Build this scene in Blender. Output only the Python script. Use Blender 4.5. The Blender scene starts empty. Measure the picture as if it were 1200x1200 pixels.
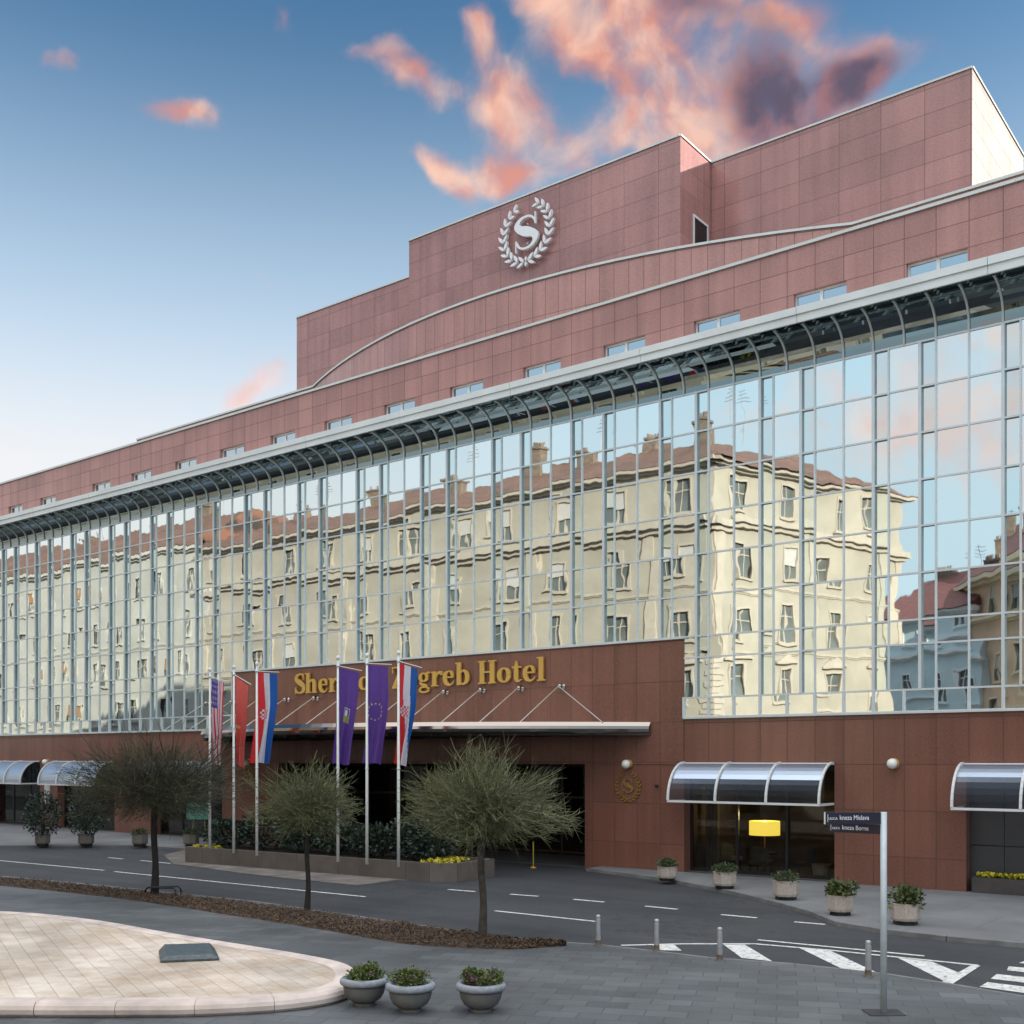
import bpy, math, random
from mathutils import Vector, Matrix
R = math.radians
random.seed(7)
sc = bpy.context.scene
COL = sc.collection

# ------------------------------------------------------------------ camera
F = 1300.0                       # focal length in photo pixels
YAW = math.atan(1007.0 / F)      # facade normal is this far right of the view axis
CS, SN = math.cos(YAW), math.sin(YAW)
DC, HC = 33.8, 4.0               # distance to the facade plane, eye height
cam = bpy.data.cameras.new('camera')
co = bpy.data.objects.new('camera', cam); COL.objects.link(co)
co.location = (0, -DC, HC)
co.rotation_euler = (R(90), 0, YAW)
cam.sensor_width = 36; cam.lens = 36 * F / 1200.0
cam.shift_y = 289 / 1200.0
cam.clip_start = 0.1; cam.clip_end = 3000
sc.camera = co

# ------------------------------------------------------------------ view, world, sun
sc.view_settings.view_transform = 'Standard'
sc.view_settings.look = 'None'
sc.view_settings.gamma = 1
sc.view_settings.exposure = 0.80
SUN_EL, SUN_AZ = R(19), R(55)    # azimuth clockwise from +Y: behind the hotel, to the right
sdir = Vector((math.sin(SUN_AZ) * math.cos(SUN_EL), math.cos(SUN_AZ) * math.cos(SUN_EL), math.sin(SUN_EL)))
sl = bpy.data.lights.new('sun', 'SUN'); so = bpy.data.objects.new('sun', sl); COL.objects.link(so)
sl.energy = 4.4; sl.angle = R(0.5); sl.color = (1.0, 0.9, 0.76)
so.rotation_euler = (-sdir).to_track_quat('-Z', 'Y').to_euler()

def view_dir(px, py):
    a = Vector((-SN, CS, 0)); r = Vector((CS, SN, 0))
    return (a + r * ((px - 600) / F) + Vector((0, 0, 1)) * ((889 - py) / F)).normalized()

w = bpy.data.worlds.new('World'); sc.world = w; w.use_nodes = True
nt = w.node_tree; nt.nodes.clear()
def N(t, **k):
    n = nt.nodes.new(t)
    for a, b in k.items(): setattr(n, a, b)
    return n
def L(a, b): nt.links.new(a, b)
def M_(op, a, b=None, c=None, clamp=False):
    n = N('ShaderNodeMath', operation=op, use_clamp=clamp)
    for i, v in enumerate((a, b, c)):
        if v is None: continue
        if isinstance(v, (int, float)): n.inputs[i].default_value = v
        else: L(v, n.inputs[i])
    return n.outputs[0]
def VDOT(a, v):
    n = N('ShaderNodeVectorMath', operation='DOT_PRODUCT'); L(a, n.inputs[0]); n.inputs[1].default_value = v
    return n.outputs['Value']
def MIX(f, a, b, bt='MIX'):
    n = N('ShaderNodeMix', data_type='RGBA', blend_type=bt)
    for s, v in ((n.inputs[0], f), (n.inputs[6], a), (n.inputs[7], b)):
        if isinstance(v, (int, float)): s.default_value = v
        elif isinstance(v, tuple): s.default_value = v if len(v) == 4 else v + (1,)
        else: L(v, s)
    return n.outputs[2]
tc = N('ShaderNodeTexCoord'); DIR = tc.outputs['Generated']
sky = N('ShaderNodeTexSky', sky_type='NISHITA', sun_disc=False)
sky.sun_elevation = SUN_EL; sky.sun_rotation = SUN_AZ
sky.air_density = 1.0; sky.dust_density = 0.6; sky.ozone_density = 2.2
bgs = N('ShaderNodeBackground'); bgs.inputs[1].default_value = 0.075
base = sky.outputs[0]
# thin high haze whitening the sky towards the horizon
el = VDOT(DIR, (0, 0, 1))
def smooth(v, a, b):
    n = N('ShaderNodeMapRange', interpolation_type='SMOOTHSTEP'); L(v, n.inputs[0])
    n.inputs[1].default_value = a; n.inputs[2].default_value = b
    return n.outputs[0]
hz = M_('SUBTRACT', 1.0, smooth(el, 0.21, 0.585))
haze = MIX(hz, MIX(1.0, base, (.74, 1.12, 1.22, 1), 'MULTIPLY'), MIX(smooth(el, .20, .40), (7.0, 7.0, 7.1), (5.4, 6.6, 7.7)))
# fill light put into the unseen sky: bright veil overhead and behind the camera
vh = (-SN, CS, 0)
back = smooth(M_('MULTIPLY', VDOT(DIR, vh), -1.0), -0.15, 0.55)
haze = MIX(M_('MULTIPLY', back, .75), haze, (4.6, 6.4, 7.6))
fill_veil = M_('MAXIMUM', smooth(el, 0.66, 0.86), M_('MULTIPLY', back, smooth(el, 0.40, 0.62)))
haze = MIX(fill_veil, haze, (17.0, 17.6, 18.6))
# clouds: wind-torn banks at set bearings
mp = N('ShaderNodeVectorMath', operation='ADD'); L(DIR, mp.inputs[0])
nzw = N('ShaderNodeTexNoise'); nzw.inputs['Scale'].default_value = 9; nzw.inputs['Detail'].default_value = 4
L(DIR, nzw.inputs['Vector'])
sub = N('ShaderNodeVectorMath', operation='SUBTRACT'); L(nzw.outputs['Color'], sub.inputs[0]); sub.inputs[1].default_value = (.5, .5, .5)
scl = N('ShaderNodeVectorMath', operation='SCALE'); L(sub.outputs[0], scl.inputs[0]); scl.inputs['Scale'].default_value = 0.07
L(scl.outputs[0], mp.inputs[1]); WD = mp.outputs[0]
nz1 = N('ShaderNodeTexNoise'); L(WD, nz1.inputs['Vector'])
nz1.inputs['Scale'].default_value = 8; nz1.inputs['Detail'].default_value = 10; nz1.inputs['Roughness'].default_value = 0.58
def bank(px, py, rx, ry, ang, amp, mirror=False):
    c = view_dir(px, py)
    right = Vector((CS, SN, 0)); up = Vector((0, 0, 1))
    ca, sa = math.cos(R(ang)), math.sin(R(ang))
    right = (right - c * right.dot(c)).normalized(); up = c.cross(right) * -1
    if up.z < 0: up = -up
    u = right * ca - up * sa; v = right * sa + up * ca
    if mirror:
        c, u, v = [Vector((q.x, -q.y, q.z)) for q in (c, u, v)]
    dist = math.sqrt(1 + ((px - 600) / F) ** 2 + ((889 - py) / F) ** 2)
    au, av = rx / F / dist, ry / F / dist
    qu = M_('MULTIPLY', VDOT(WD, tuple(u)), 1 / au); qv = M_('MULTIPLY', VDOT(WD, tuple(v)), 1 / av)
    q = M_('ADD', M_('MULTIPLY', qu, qu), M_('MULTIPLY', qv, qv))
    g = M_('EXPONENT', M_('MULTIPLY', q, -0.7))
    front = M_('GREATER_THAN', VDOT(WD, tuple(c)), 0.2)
    return M_('MULTIPLY', M_('MULTIPLY', g, amp), front)
def total(lst):
    t = None
    for b in lst:
        g = bank(*b); t = g if t is None else M_('ADD', t, g)
    return t
peach = total([(660, 8, 70, 26, 28, 1.0), (740, 55, 80, 36, 38, 1.25), (800, 120, 85, 45, 50, 1.25), (870, 165, 80, 40, 10, 1.0), (735, 160, 36, 24, 0, .9), (625, 120, 52, 26, 42, .85), (545, 112, 60, 17, 20, .9),
               (470, 92, 34, 15, 35, .75), (440, 55, 40, 14, -5, .8), (552, 30, 34, 18, 35, .9), (600, 188, 50, 20, 5, 1.0), (512, 200, 38, 14, 30, 1.0), (560, 205, 36, 14, 10, .8), (222, 128, 34, 12, 0, .85), (78, 65, 24, 12, -15, .75),
               (338, 28, 14, 14, 30, .5), (285, 468, 40, 18, -25, 1.0), (320, 345, 26, 12, 30, .42),
               (1185, 395, 70, 50, -20, 1.0, True), (1090, 470, 90, 60, 20, .7, True), (930, 500, 90, 50, 0, .55, True), (1170, 520, 60, 60, 0, .6, True)])
dark = total([(985, 112, 62, 26, -14, .95), (905, 85, 38, 52, 30, .85), (820, -4, 70, 18, 10, .75), (930, 150, 60, 28, 10, .75), (1035, 88, 26, 18, -20, .6), (1100, 500, 40, 45, 0, .3, True)])
den = M_('ADD', peach, M_('MULTIPLY', dark, 1.0))
nz3 = N('ShaderNodeTexNoise'); L(WD, nz3.inputs['Vector']); nz3.inputs['Scale'].default_value = 24; nz3.inputs['Detail'].default_value = 8
rag = M_('ADD', M_('MULTIPLY', M_('SUBTRACT', nz1.outputs['Fac'], 0.5), 2.8), M_('MULTIPLY', M_('SUBTRACT', nz3.outputs['Fac'], 0.5), 2.0))
cover = smooth(M_('ADD', M_('MINIMUM', den, 1.1), rag), 0.16, 1.45)
cover = M_('MULTIPLY', cover, smooth(den, 0.04, 0.42))
nz2 = N('ShaderNodeTexNoise'); L(WD, nz2.inputs['Vector']); nz2.inputs['Scale'].default_value = 26; nz2.inputs['Detail'].default_value = 5
shade = smooth(M_('ADD', dark, M_('MULTIPLY', M_('SUBTRACT', nz2.outputs['Fac'], .5), .9)), 0.15, 0.95)
pk = MIX(smooth(nz2.outputs['Fac'], .35, .68), (5.8, 2.3, 1.7), (8.0, 4.9, 3.7))
ccol = MIX(shade, pk, MIX(smooth(nz2.outputs['Fac'], .38, .66), (1.0, .72, 1.05), (2.9, 1.35, 1.45)))
low = smooth(el, 0.22, 0.5)
ccol = MIX(M_('MULTIPLY', M_('SUBTRACT', 1.0, low), .75), ccol, (7.6, 6.4, 6.3))
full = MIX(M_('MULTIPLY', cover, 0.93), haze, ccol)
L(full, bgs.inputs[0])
wo = N('ShaderNodeOutputWorld'); L(bgs.outputs[0], wo.inputs[0])

# ------------------------------------------------------------------ helpers
def ground_at(px, py, z=0.0):
    d = F * (HC - z) / (py - 889.0); r = (px - 600) / F * d
    return Vector((-SN * d + CS * r, -DC + CS * d + SN * r, z))
def wall_x(px, D=DC):
    u = (px - 600) / F
    return D * (u * CS - SN) / (CS + u * SN)
def mirrored(px, py, z):
    d = F * (z - HC) / (889.0 - py); r = (px - 600) / F * d
    return Vector((-SN * d + CS * r, -(-DC + CS * d + SN * r), 0))

class MB:
    def __init__(s): s.v = []; s.f = []; s.m = []
    def poly(s, pts, mi=0):
        n = len(s.v); s.v += [tuple(p) for p in pts]; s.f.append(tuple(range(n, n + len(pts)))); s.m.append(mi)
    def box(s, x0, x1, y0, y1, z0, z1, mi=0, M=None):
        p = [(x0, y0, z0), (x1, y0, z0), (x1, y1, z0), (x0, y1, z0), (x0, y0, z1), (x1, y0, z1), (x1, y1, z1), (x0, y1, z1)]
        if M is not None: p = [tuple(M @ Vector(q)) for q in p]
        n = len(s.v); s.v += p
        for f in ((0, 3, 2, 1), (4, 5, 6, 7), (0, 1, 5, 4), (1, 2, 6, 5), (2, 3, 7, 6), (3, 0, 4, 7)):
            s.f.append(tuple(n + i for i in f)); s.m.append(mi)
    def tube(s, pts, rad, sides=6, mi=0, cap=True):
        pts = [Vector(p) for p in pts]
        if not hasattr(rad, '__len__'): rad = [rad] * len(pts)
        n0 = len(s.v); ref = None
        for i, p in enumerate(pts):
            d = (pts[min(i + 1, len(pts) - 1)] - pts[max(i - 1, 0)])
            if d.length < 1e-9: d = Vector((0, 0, 1))
            d.normalize()
            if ref is None: ref = Vector((0, 0, 1)) if abs(d.z) < .9 else Vector((1, 0, 0))
            a = d.cross(ref).normalized(); b = d.cross(a); ref = b * -1 if False else ref
            for k in range(sides):
                t = 2 * math.pi * k / sides
                s.v.append(tuple(p + (a * math.cos(t) + b * math.sin(t)) * rad[i]))
        for i in range(len(pts) - 1):
            for k in range(sides):
                k2 = (k + 1) % sides
                s.f.append((n0 + i * sides + k, n0 + i * sides + k2, n0 + (i + 1) * sides + k2, n0 + (i + 1) * sides + k)); s.m.append(mi)
        if cap:
            s.f.append(tuple(n0 + k for k in range(sides))[::-1]); s.m.append(mi)
            s.f.append(tuple(n0 + (len(pts) - 1) * sides + k for k in range(sides))); s.m.append(mi)
    def lathe(s, prof, sides=24, c=(0, 0, 0), mi=0, off=0.0):
        n0 = len(s.v)
        for r, z in prof:
            for k in range(sides):
                t = 2 * math.pi * (k + off) / sides
                s.v.append((c[0] + r * math.cos(t), c[1] + r * math.sin(t), c[2] + z))
        for i in range(len(prof) - 1):
            for k in range(sides):
                k2 = (k + 1) % sides
                s.f.append((n0 + i * sides + k, n0 + i * sides + k2, n0 + (i + 1) * sides + k2, n0 + (i + 1) * sides + k)); s.m.append(mi)
        s.f.append(tuple(n0 + k for k in range(sides))[::-1]); s.m.append(mi)
        s.f.append(tuple(n0 + (len(prof) - 1) * sides + k for k in range(sides))); s.m.append(mi)
    def prism(s, pts, z0, z1, mi=0):
        n = len(pts)
        s.poly([(p[0], p[1], z1) for p in pts], mi)
        for i in range(n):
            a, b = pts[i], pts[(i + 1) % n]
            s.poly([(a[0], a[1], z0), (b[0], b[1], z0), (b[0], b[1], z1), (a[0], a[1], z1)], mi)
    def ball(s, c, r, mi=0, seg=12, sz=1.0):
        prof = [(max(1e-4, r * math.sin(math.pi * i / 8)), -r * sz * math.cos(math.pi * i / 8)) for i in range(9)]
        s.lathe(prof, seg, c, mi)
    def build(s, name, mats, parent=None, smooth=False, bevel=0):
        me = bpy.data.meshes.new(name); me.from_pydata(s.v, [], s.f)
        if not isinstance(mats, (list, tuple)): mats = [mats]
        for m in mats: me.materials.append(m)
        if len(mats) > 1: me.polygons.foreach_set('material_index', s.m)
        if smooth: me.polygons.foreach_set('use_smooth', [True] * len(me.polygons))
        me.update()
        o = bpy.data.objects.new(name, me); COL.objects.link(o)
        if parent: o.parent = parent
        if bevel:
            b = o.modifiers.new('bevel', 'BEVEL'); b.width = bevel; b.segments = 2; b.limit_method = 'ANGLE'
        return o
def tag(o, label, cat, group=None):
    o['label'] = label; o['category'] = cat
    if group: o['group'] = group
    return o
def thing(name, loc, label, cat, group=None, rz=0):
    o = bpy.data.objects.new(name, None); COL.objects.link(o); o.location = loc; o.rotation_euler = (0, 0, rz)
    o.empty_display_size = .2
    return tag(o, label, cat, group)
def sub(name, parent, loc=(0, 0, 0)):
    o = bpy.data.objects.new(name, None); COL.objects.link(o); o.parent = parent; o.location = loc
    return o
def kind(o, k): o['kind'] = k; return o
def copy_tree(o, parent=None):
    c = o.copy(); COL.objects.link(c); c.parent = parent
    for ch in list(o.children): copy_tree(ch, c)
    return c

# ------------------------------------------------------------------ materials
def new_mat(name):
    m = bpy.data.materials.new(name); m.use_nodes = True
    return m, m.node_tree, m.node_tree.nodes['Principled BSDF']
def mat(name, col, rough=.6, metal=0, var=.18, scale=3.0, bump=0, bscale=None, spec=.5, col2=None, coat=0):
    m, t, p = new_mat(name)
    p.inputs['Roughness'].default_value = rough; p.inputs['Metallic'].default_value = metal
    p.inputs['Specular IOR Level'].default_value = spec
    if coat: p.inputs['Coat Weight'].default_value = coat; p.inputs['Coat Roughness'].default_value = .05
    c = t.nodes.new('ShaderNodeTexCoord')
    n = t.nodes.new('ShaderNodeTexNoise'); n.inputs['Scale'].default_value = scale; n.inputs['Detail'].default_value = 6
    t.links.new(c.outputs['Object'], n.inputs['Vector'])
    r = t.nodes.new('ShaderNodeValToRGB'); t.links.new(n.outputs['Fac'], r.inputs[0])
    c2 = col2 or tuple(x * (1 + var) for x in col)
    c1 = tuple(x * (1 - var) for x in col)
    r.color_ramp.elements[0].position = .3; r.color_ramp.elements[0].color = c1 + (1,)
    r.color_ramp.elements[1].position = .7; r.color_ramp.elements[1].color = c2 + (1,)
    t.links.new(r.outputs[0], p.inputs['Base Color'])
    if bump:
        nb = t.nodes.new('ShaderNodeTexNoise'); nb.inputs['Scale'].default_value = bscale or scale * 8; nb.inputs['Detail'].default_value = 5
        t.links.new(c.outputs['Object'], nb.inputs['Vector'])
        b = t.nodes.new('ShaderNodeBump'); b.inputs['Distance'].default_value = bump; b.inputs['Strength'].default_value = .8
        t.links.new(nb.outputs['Fac'], b.inputs['Height']); t.links.new(b.outputs[0], p.inputs['Normal'])
    return m
def mnode(t, op, a, b=None, clamp=False):
    n = t.nodes.new('ShaderNodeMath'); n.operation = op; n.use_clamp = clamp
    for i, v in enumerate((a, b)):
        if v is None: continue
        if isinstance(v, (int, float)): n.inputs[i].default_value = v
        else: t.links.new(v, n.inputs[i])
    return n.outputs[0]
def granite(name, col, pu, pz, zoff, uoff=0.0, rough=.22, jw=.012, spec=.5):
    """polished granite cladding: panels pu wide, pz high, thin dark joints, slight tone change per panel"""
    m, t, p = new_mat(name)
    g = t.nodes.new('ShaderNodeNewGeometry')
    sp = t.nodes.new('ShaderNodeSeparateXYZ'); t.links.new(g.outputs['Position'], sp.inputs[0])
    sn = t.nodes.new('ShaderNodeSeparateXYZ'); t.links.new(g.outputs['True Normal'], sn.inputs[0])
    ax = mnode(t, 'GREATER_THAN', mnode(t, 'ABSOLUTE', sn.outputs[0]), .8)
    u = mnode(t, 'ADD', mnode(t, 'MULTIPLY', sp.outputs[0], mnode(t, 'SUBTRACT', 1.0, ax)), mnode(t, 'MULTIPLY', sp.outputs[1], ax))
    u = mnode(t, 'DIVIDE', mnode(t, 'SUBTRACT', u, uoff), pu)
    z = mnode(t, 'DIVIDE', mnode(t, 'SUBTRACT', sp.outputs[2], zoff), pz)
    def line(v, size):
        fr = mnode(t, 'FRACT', mnode(t, 'ADD', v, 100.0))
        d = mnode(t, 'MINIMUM', fr, mnode(t, 'SUBTRACT', 1.0, fr))
        return mnode(t, 'LESS_THAN', d, jw / size)
    joint = mnode(t, 'MAXIMUM', line(u, pu), line(z, pz))
    cb = t.nodes.new('ShaderNodeCombineXYZ')
    t.links.new(mnode(t, 'FLOOR', u), cb.inputs[0]); t.links.new(mnode(t, 'FLOOR', z), cb.inputs[1]); t.links.new(mnode(t, 'MULTIPLY', ax, 7.0), cb.inputs[2])
    wn = t.nodes.new('ShaderNodeTexWhiteNoise'); t.links.new(cb.outputs[0], wn.inputs[0])
    n1 = t.nodes.new('ShaderNodeTexNoise'); n1.inputs['Scale'].default_value = 14; n1.inputs['Detail'].default_value = 8; n1.inputs['Roughness'].default_value = .85
    t.links.new(g.outputs['Position'], n1.inputs['Vector'])
    n2 = t.nodes.new('ShaderNodeTexNoise'); n2.inputs['Scale'].default_value = .35; n2.inputs['Detail'].default_value = 4
    t.links.new(g.outputs['Position'], n2.inputs['Vector'])
    # streaks of weather down the panels
    mpn = t.nodes.new('ShaderNodeMapping'); mpn.inputs['Scale'].default_value = (2.5, 2.5, .12); t.links.new(g.outputs['Position'], mpn.inputs[0])
    n3 = t.nodes.new('ShaderNodeTexNoise'); n3.inputs['Scale'].default_value = 1.0; n3.inputs['Detail'].default_value = 4; t.links.new(mpn.outputs[0], n3.inputs['Vector'])
    val = mnode(t, 'ADD', mnode(t, 'MULTIPLY', wn.outputs['Value'], .19), mnode(t, 'MULTIPLY', n1.outputs['Fac'], 1.25))
    val = mnode(t, 'ADD', val, mnode(t, 'MULTIPLY', n2.outputs['Fac'], .5))
    val = mnode(t, 'ADD', val, mnode(t, 'MULTIPLY', n3.outputs['Fac'], .5))
    val = mnode(t, 'SUBTRACT', val, .235)
    vm = t.nodes.new('ShaderNodeVectorMath'); vm.operation = 'SCALE'; vm.inputs[0].default_value = col; t.links.new(val, vm.inputs['Scale'])
    mx = t.nodes.new('ShaderNodeMix'); mx.data_type = 'RGBA'
    t.links.new(mnode(t, 'MULTIPLY', joint, .75), mx.inputs[0]); t.links.new(vm.outputs[0], mx.inputs[6]); mx.inputs[7].default_value = (col[0] * .28, col[1] * .28, col[2] * .28, 1)
    t.links.new(mx.outputs[2], p.inputs['Base Color'])
    t.links.new(mnode(t, 'ADD', rough, mnode(t, 'MULTIPLY', joint, .5)), p.inputs['Roughness'])
    p.inputs['Specular IOR Level'].default_value = spec
    return m
G_LOW = granite('red_granite_ground_floor', (.19, .082, .058), .94, 1.4, 1.02, -12.11)
G_MID = granite('red_granite_entrance', (.19, .082, .058), .94, 1.4, 1.07, -12.11)
G_ATT = granite('pink_granite_attic', (.405, .205, .178), .94, .78, 17.38, -12.11, rough=.3)
G_BOW = granite('pink_granite_bow', (.45, .232, .20), .62, 1.45, 21.1, 0, rough=.28)
G_TOP = granite('pink_granite_tower', (.395, .198, .176), 1.7, .95, 25.0, 0, rough=.16)
COPING = mat('pale_metal_coping', (.62, .64, .60), .4, .0, .06, 1)
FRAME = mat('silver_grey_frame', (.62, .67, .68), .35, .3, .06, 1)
CORN = mat('pale_painted_cornice', (.70, .73, .71), .45, 0, .08, .6)
DARKM = mat('dark_metal', (.02, .02, .022), .35, .4, .1)
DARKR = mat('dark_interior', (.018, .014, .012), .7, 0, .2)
DOORF = mat('brown_door_frame', (.035, .02, .014), .4, .2, .2)

def mirror_glass(name, tint, wob, wscale=1.1):
    m, t, p = new_mat(name)
    p.inputs['Base Color'].default_value = tint + (1,)
    p.inputs['Metallic'].default_value = 1; p.inputs['Roughness'].default_value = .015
    g = t.nodes.new('ShaderNodeNewGeometry')
    mp_ = t.nodes.new('ShaderNodeMapping'); mp_.inputs['Scale'].default_value = (1.3, 1, .8); t.links.new(g.outputs['Position'], mp_.inputs[0])
    n = t.nodes.new('ShaderNodeTexNoise'); n.inputs['Scale'].default_value = wscale; n.inputs['Detail'].default_value = 1.2
    t.links.new(mp_.outputs[0], n.inputs['Vector'])
    b = t.nodes.new('ShaderNodeBump'); b.inputs['Distance'].default_value = wob; b.inputs['Strength'].default_value = 1
    t.links.new(n.outputs['Fac'], b.inputs['Height']); t.links.new(b.outputs[0], p.inputs['Normal'])
    # per pane tint
    ri = g.outputs['Random Per Island']
    mx = t.nodes.new('ShaderNodeMix'); mx.data_type = 'RGBA'; t.links.new(ri, mx.inputs[0])
    mx.inputs[6].default_value = tuple(x * .9 for x in tint) + (1,); mx.inputs[7].default_value = tint + (1,)
    t.links.new(mx.outputs[2], p.inputs['Base Color'])
    return m
GLASS = mirror_glass('mirror_glass', (.84, .90, .88), .0024)
GLASSN = mirror_glass('mirror_glass_recessed', (.74, .85, .84), .0022)
GLASSC = mirror_glass('mirror_glass_curved', (.25, .30, .30), .0012)
GLASSW = mirror_glass('window_glass', (.55, .62, .66), .002)

def clear_glass(name, tint, f0, gr=.02, gtint=(1.0, 1.0, 1.0)):
    m, t, p = new_mat(name); t.nodes.remove(p); out = t.nodes['Material Output']
    tr = t.nodes.new('ShaderNodeBsdfTransparent'); tr.inputs[0].default_value = tint + (1,)
    gl = t.nodes.new('ShaderNodeBsdfGlossy'); gl.inputs['Roughness'].default_value = gr; gl.inputs[0].default_value = gtint + (1,)
    fr = t.nodes.new('ShaderNodeLayerWeight'); fr.inputs[0].default_value = f0
    mx = t.nodes.new('ShaderNodeMixShader'); t.links.new(mnode(t, 'MULTIPLY', fr.outputs['Fresnel'], .9), mx.inputs[0])
    t.links.new(tr.outputs[0], mx.inputs[1]); t.links.new(gl.outputs[0], mx.inputs[2]); t.links.new(mx.outputs[0], out.inputs[0])
    return m
SHOPGL = clear_glass('shop_window_glass', (.62, .62, .60), .28)
AWNGL = clear_glass('awning_acrylic', (.46, .50, .57), .34, .42, (.55, .63, .74))

def emit(name, col, s):
    m, t, p = new_mat(name)
    p.inputs['Base Color'].default_value = col + (1,); p.inputs['Emission Color'].default_value = col + (1,); p.inputs['Emission Strength'].default_value = s
    return m
WHITE = mat('white_paint', (.72, .72, .70), .5, 0, .05)

def island(name, c1, c2, rough=.6, transl=0):
    """leaf or twig stuff: tone chosen per separate piece"""
    m, t, p = new_mat(name)
    g = t.nodes.new('ShaderNodeNewGeometry')
    mx = t.nodes.new('ShaderNodeMix'); mx.data_type = 'RGBA'; t.links.new(g.outputs['Random Per Island'], mx.inputs[0])
    mx.inputs[6].default_value = c1 + (1,); mx.inputs[7].default_value = c2 + (1,)
    t.links.new(mx.outputs[2], p.inputs['Base Color']); p.inputs['Roughness'].default_value = rough
    return m
TWIG = island('olive_twigs', (.045, .048, .022), (.19, .195, .09), .8)
TWIGD = island('dark_twigs', (.022, .022, .014), (.09, .085, .045), .8)
BARK = mat('bark', (.055, .045, .035), .9, 0, .35, 9, .01, 30)
BARKD = mat('dark_bark', (.022, .018, .016), .9, 0, .35, 9, .01, 30)
LEAFD = island('dark_evergreen_leaves', (.008, .018, .012), (.03, .055, .03), .45)
LEAFG = island('green_leaves', (.03, .055, .012), (.10, .16, .035), .5)
LEAFB = island('boxwood_leaves', (.02, .035, .012), (.07, .10, .03), .5)
LEAFO = island('olive_leaves', (.03, .04, .012), (.12, .15, .04), .6)
FLOWY = island('yellow_flowers', (.38, .30, .01), (.62, .52, .03), .6)

# ------------------------------------------------------------------ ground
def asphalt():
    m, t, p = new_mat('asphalt')
    c = t.nodes.new('ShaderNodeTexCoord')
    n1 = t.nodes.new('ShaderNodeTexNoise'); n1.inputs['Scale'].default_value = .22; n1.inputs['Detail'].default_value = 7; t.links.new(c.outputs['Object'], n1.inputs[0])
    n2 = t.nodes.new('ShaderNodeTexNoise'); n2.inputs['Scale'].default_value = 45; n2.inputs['Detail'].default_value = 4; t.links.new(c.outputs['Object'], n2.inputs[0])
    n5 = t.nodes.new('ShaderNodeTexNoise'); n5.inputs['Scale'].default_value = 1.6; n5.inputs['Detail'].default_value = 9; n5.inputs['Roughness'].default_value = .7; t.links.new(c.outputs['Object'], n5.inputs[0])
    mpp = t.nodes.new('ShaderNodeMapping'); mpp.inputs['Scale'].default_value = (.06, 1.1, 1); mpp.inputs['Rotation'].default_value = (0, 0, R(4)); t.links.new(c.outputs['Object'], mpp.inputs[0])
    n6 = t.nodes.new('ShaderNodeTexNoise'); n6.inputs['Scale'].default_value = 1.0; n6.inputs['Detail'].default_value = 3; t.links.new(mpp.outputs[0], n6.inputs[0])
    vo = t.nodes.new('ShaderNodeTexVoronoi'); vo.feature = 'DISTANCE_TO_EDGE'; vo.inputs['Scale'].default_value = .16
    vw = t.nodes.new('ShaderNodeVectorMath'); vw.operation = 'ADD'; vs = t.nodes.new('ShaderNodeVectorMath'); vs.operation = 'SCALE'; vs.inputs['Scale'].default_value = .9
    t.links.new(n5.outputs['Color'], vs.inputs[0]); t.links.new(c.outputs['Object'], vw.inputs[0]); t.links.new(vs.outputs[0], vw.inputs[1]); t.links.new(vw.outputs[0], vo.inputs['Vector'])
    crack = mnode(t, 'MULTIPLY', mnode(t, 'LESS_THAN', vo.outputs['Distance'], .0035), .35)
    v = mnode(t, 'ADD', mnode(t, 'MULTIPLY', n1.outputs['Fac'], .9), mnode(t, 'MULTIPLY', n2.outputs['Fac'], .35))
    v = mnode(t, 'ADD', v, mnode(t, 'MULTIPLY', mnode(t, 'SUBTRACT', n5.outputs['Fac'], .35), .5))
    v = mnode(t, 'ADD', v, mnode(t, 'MULTIPLY', mnode(t, 'SUBTRACT', n6.outputs['Fac'], .5), .7))
    v = mnode(t, 'SUBTRACT', v, crack)
    r = t.nodes.new('ShaderNodeValToRGB'); t.links.new(v, r.inputs[0])
    r.color_ramp.elements[0].position = .45; r.color_ramp.elements[0].color = (.020, .023, .027, 1)
    r.color_ramp.elements[1].position = 1.0; r.color_ramp.elements[1].color = (.050, .053, .058, 1)
    t.links.new(r.outputs[0], p.inputs['Base Color']); p.inputs['Roughness'].default_value = .75
    b = t.nodes.new('ShaderNodeBump'); b.inputs['Distance'].default_value = .004; t.links.new(n2.outputs['Fac'], b.inputs['Height']); t.links.new(b.outputs[0], p.inputs['Normal'])
    return m
ASPH = asphalt()
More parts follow.
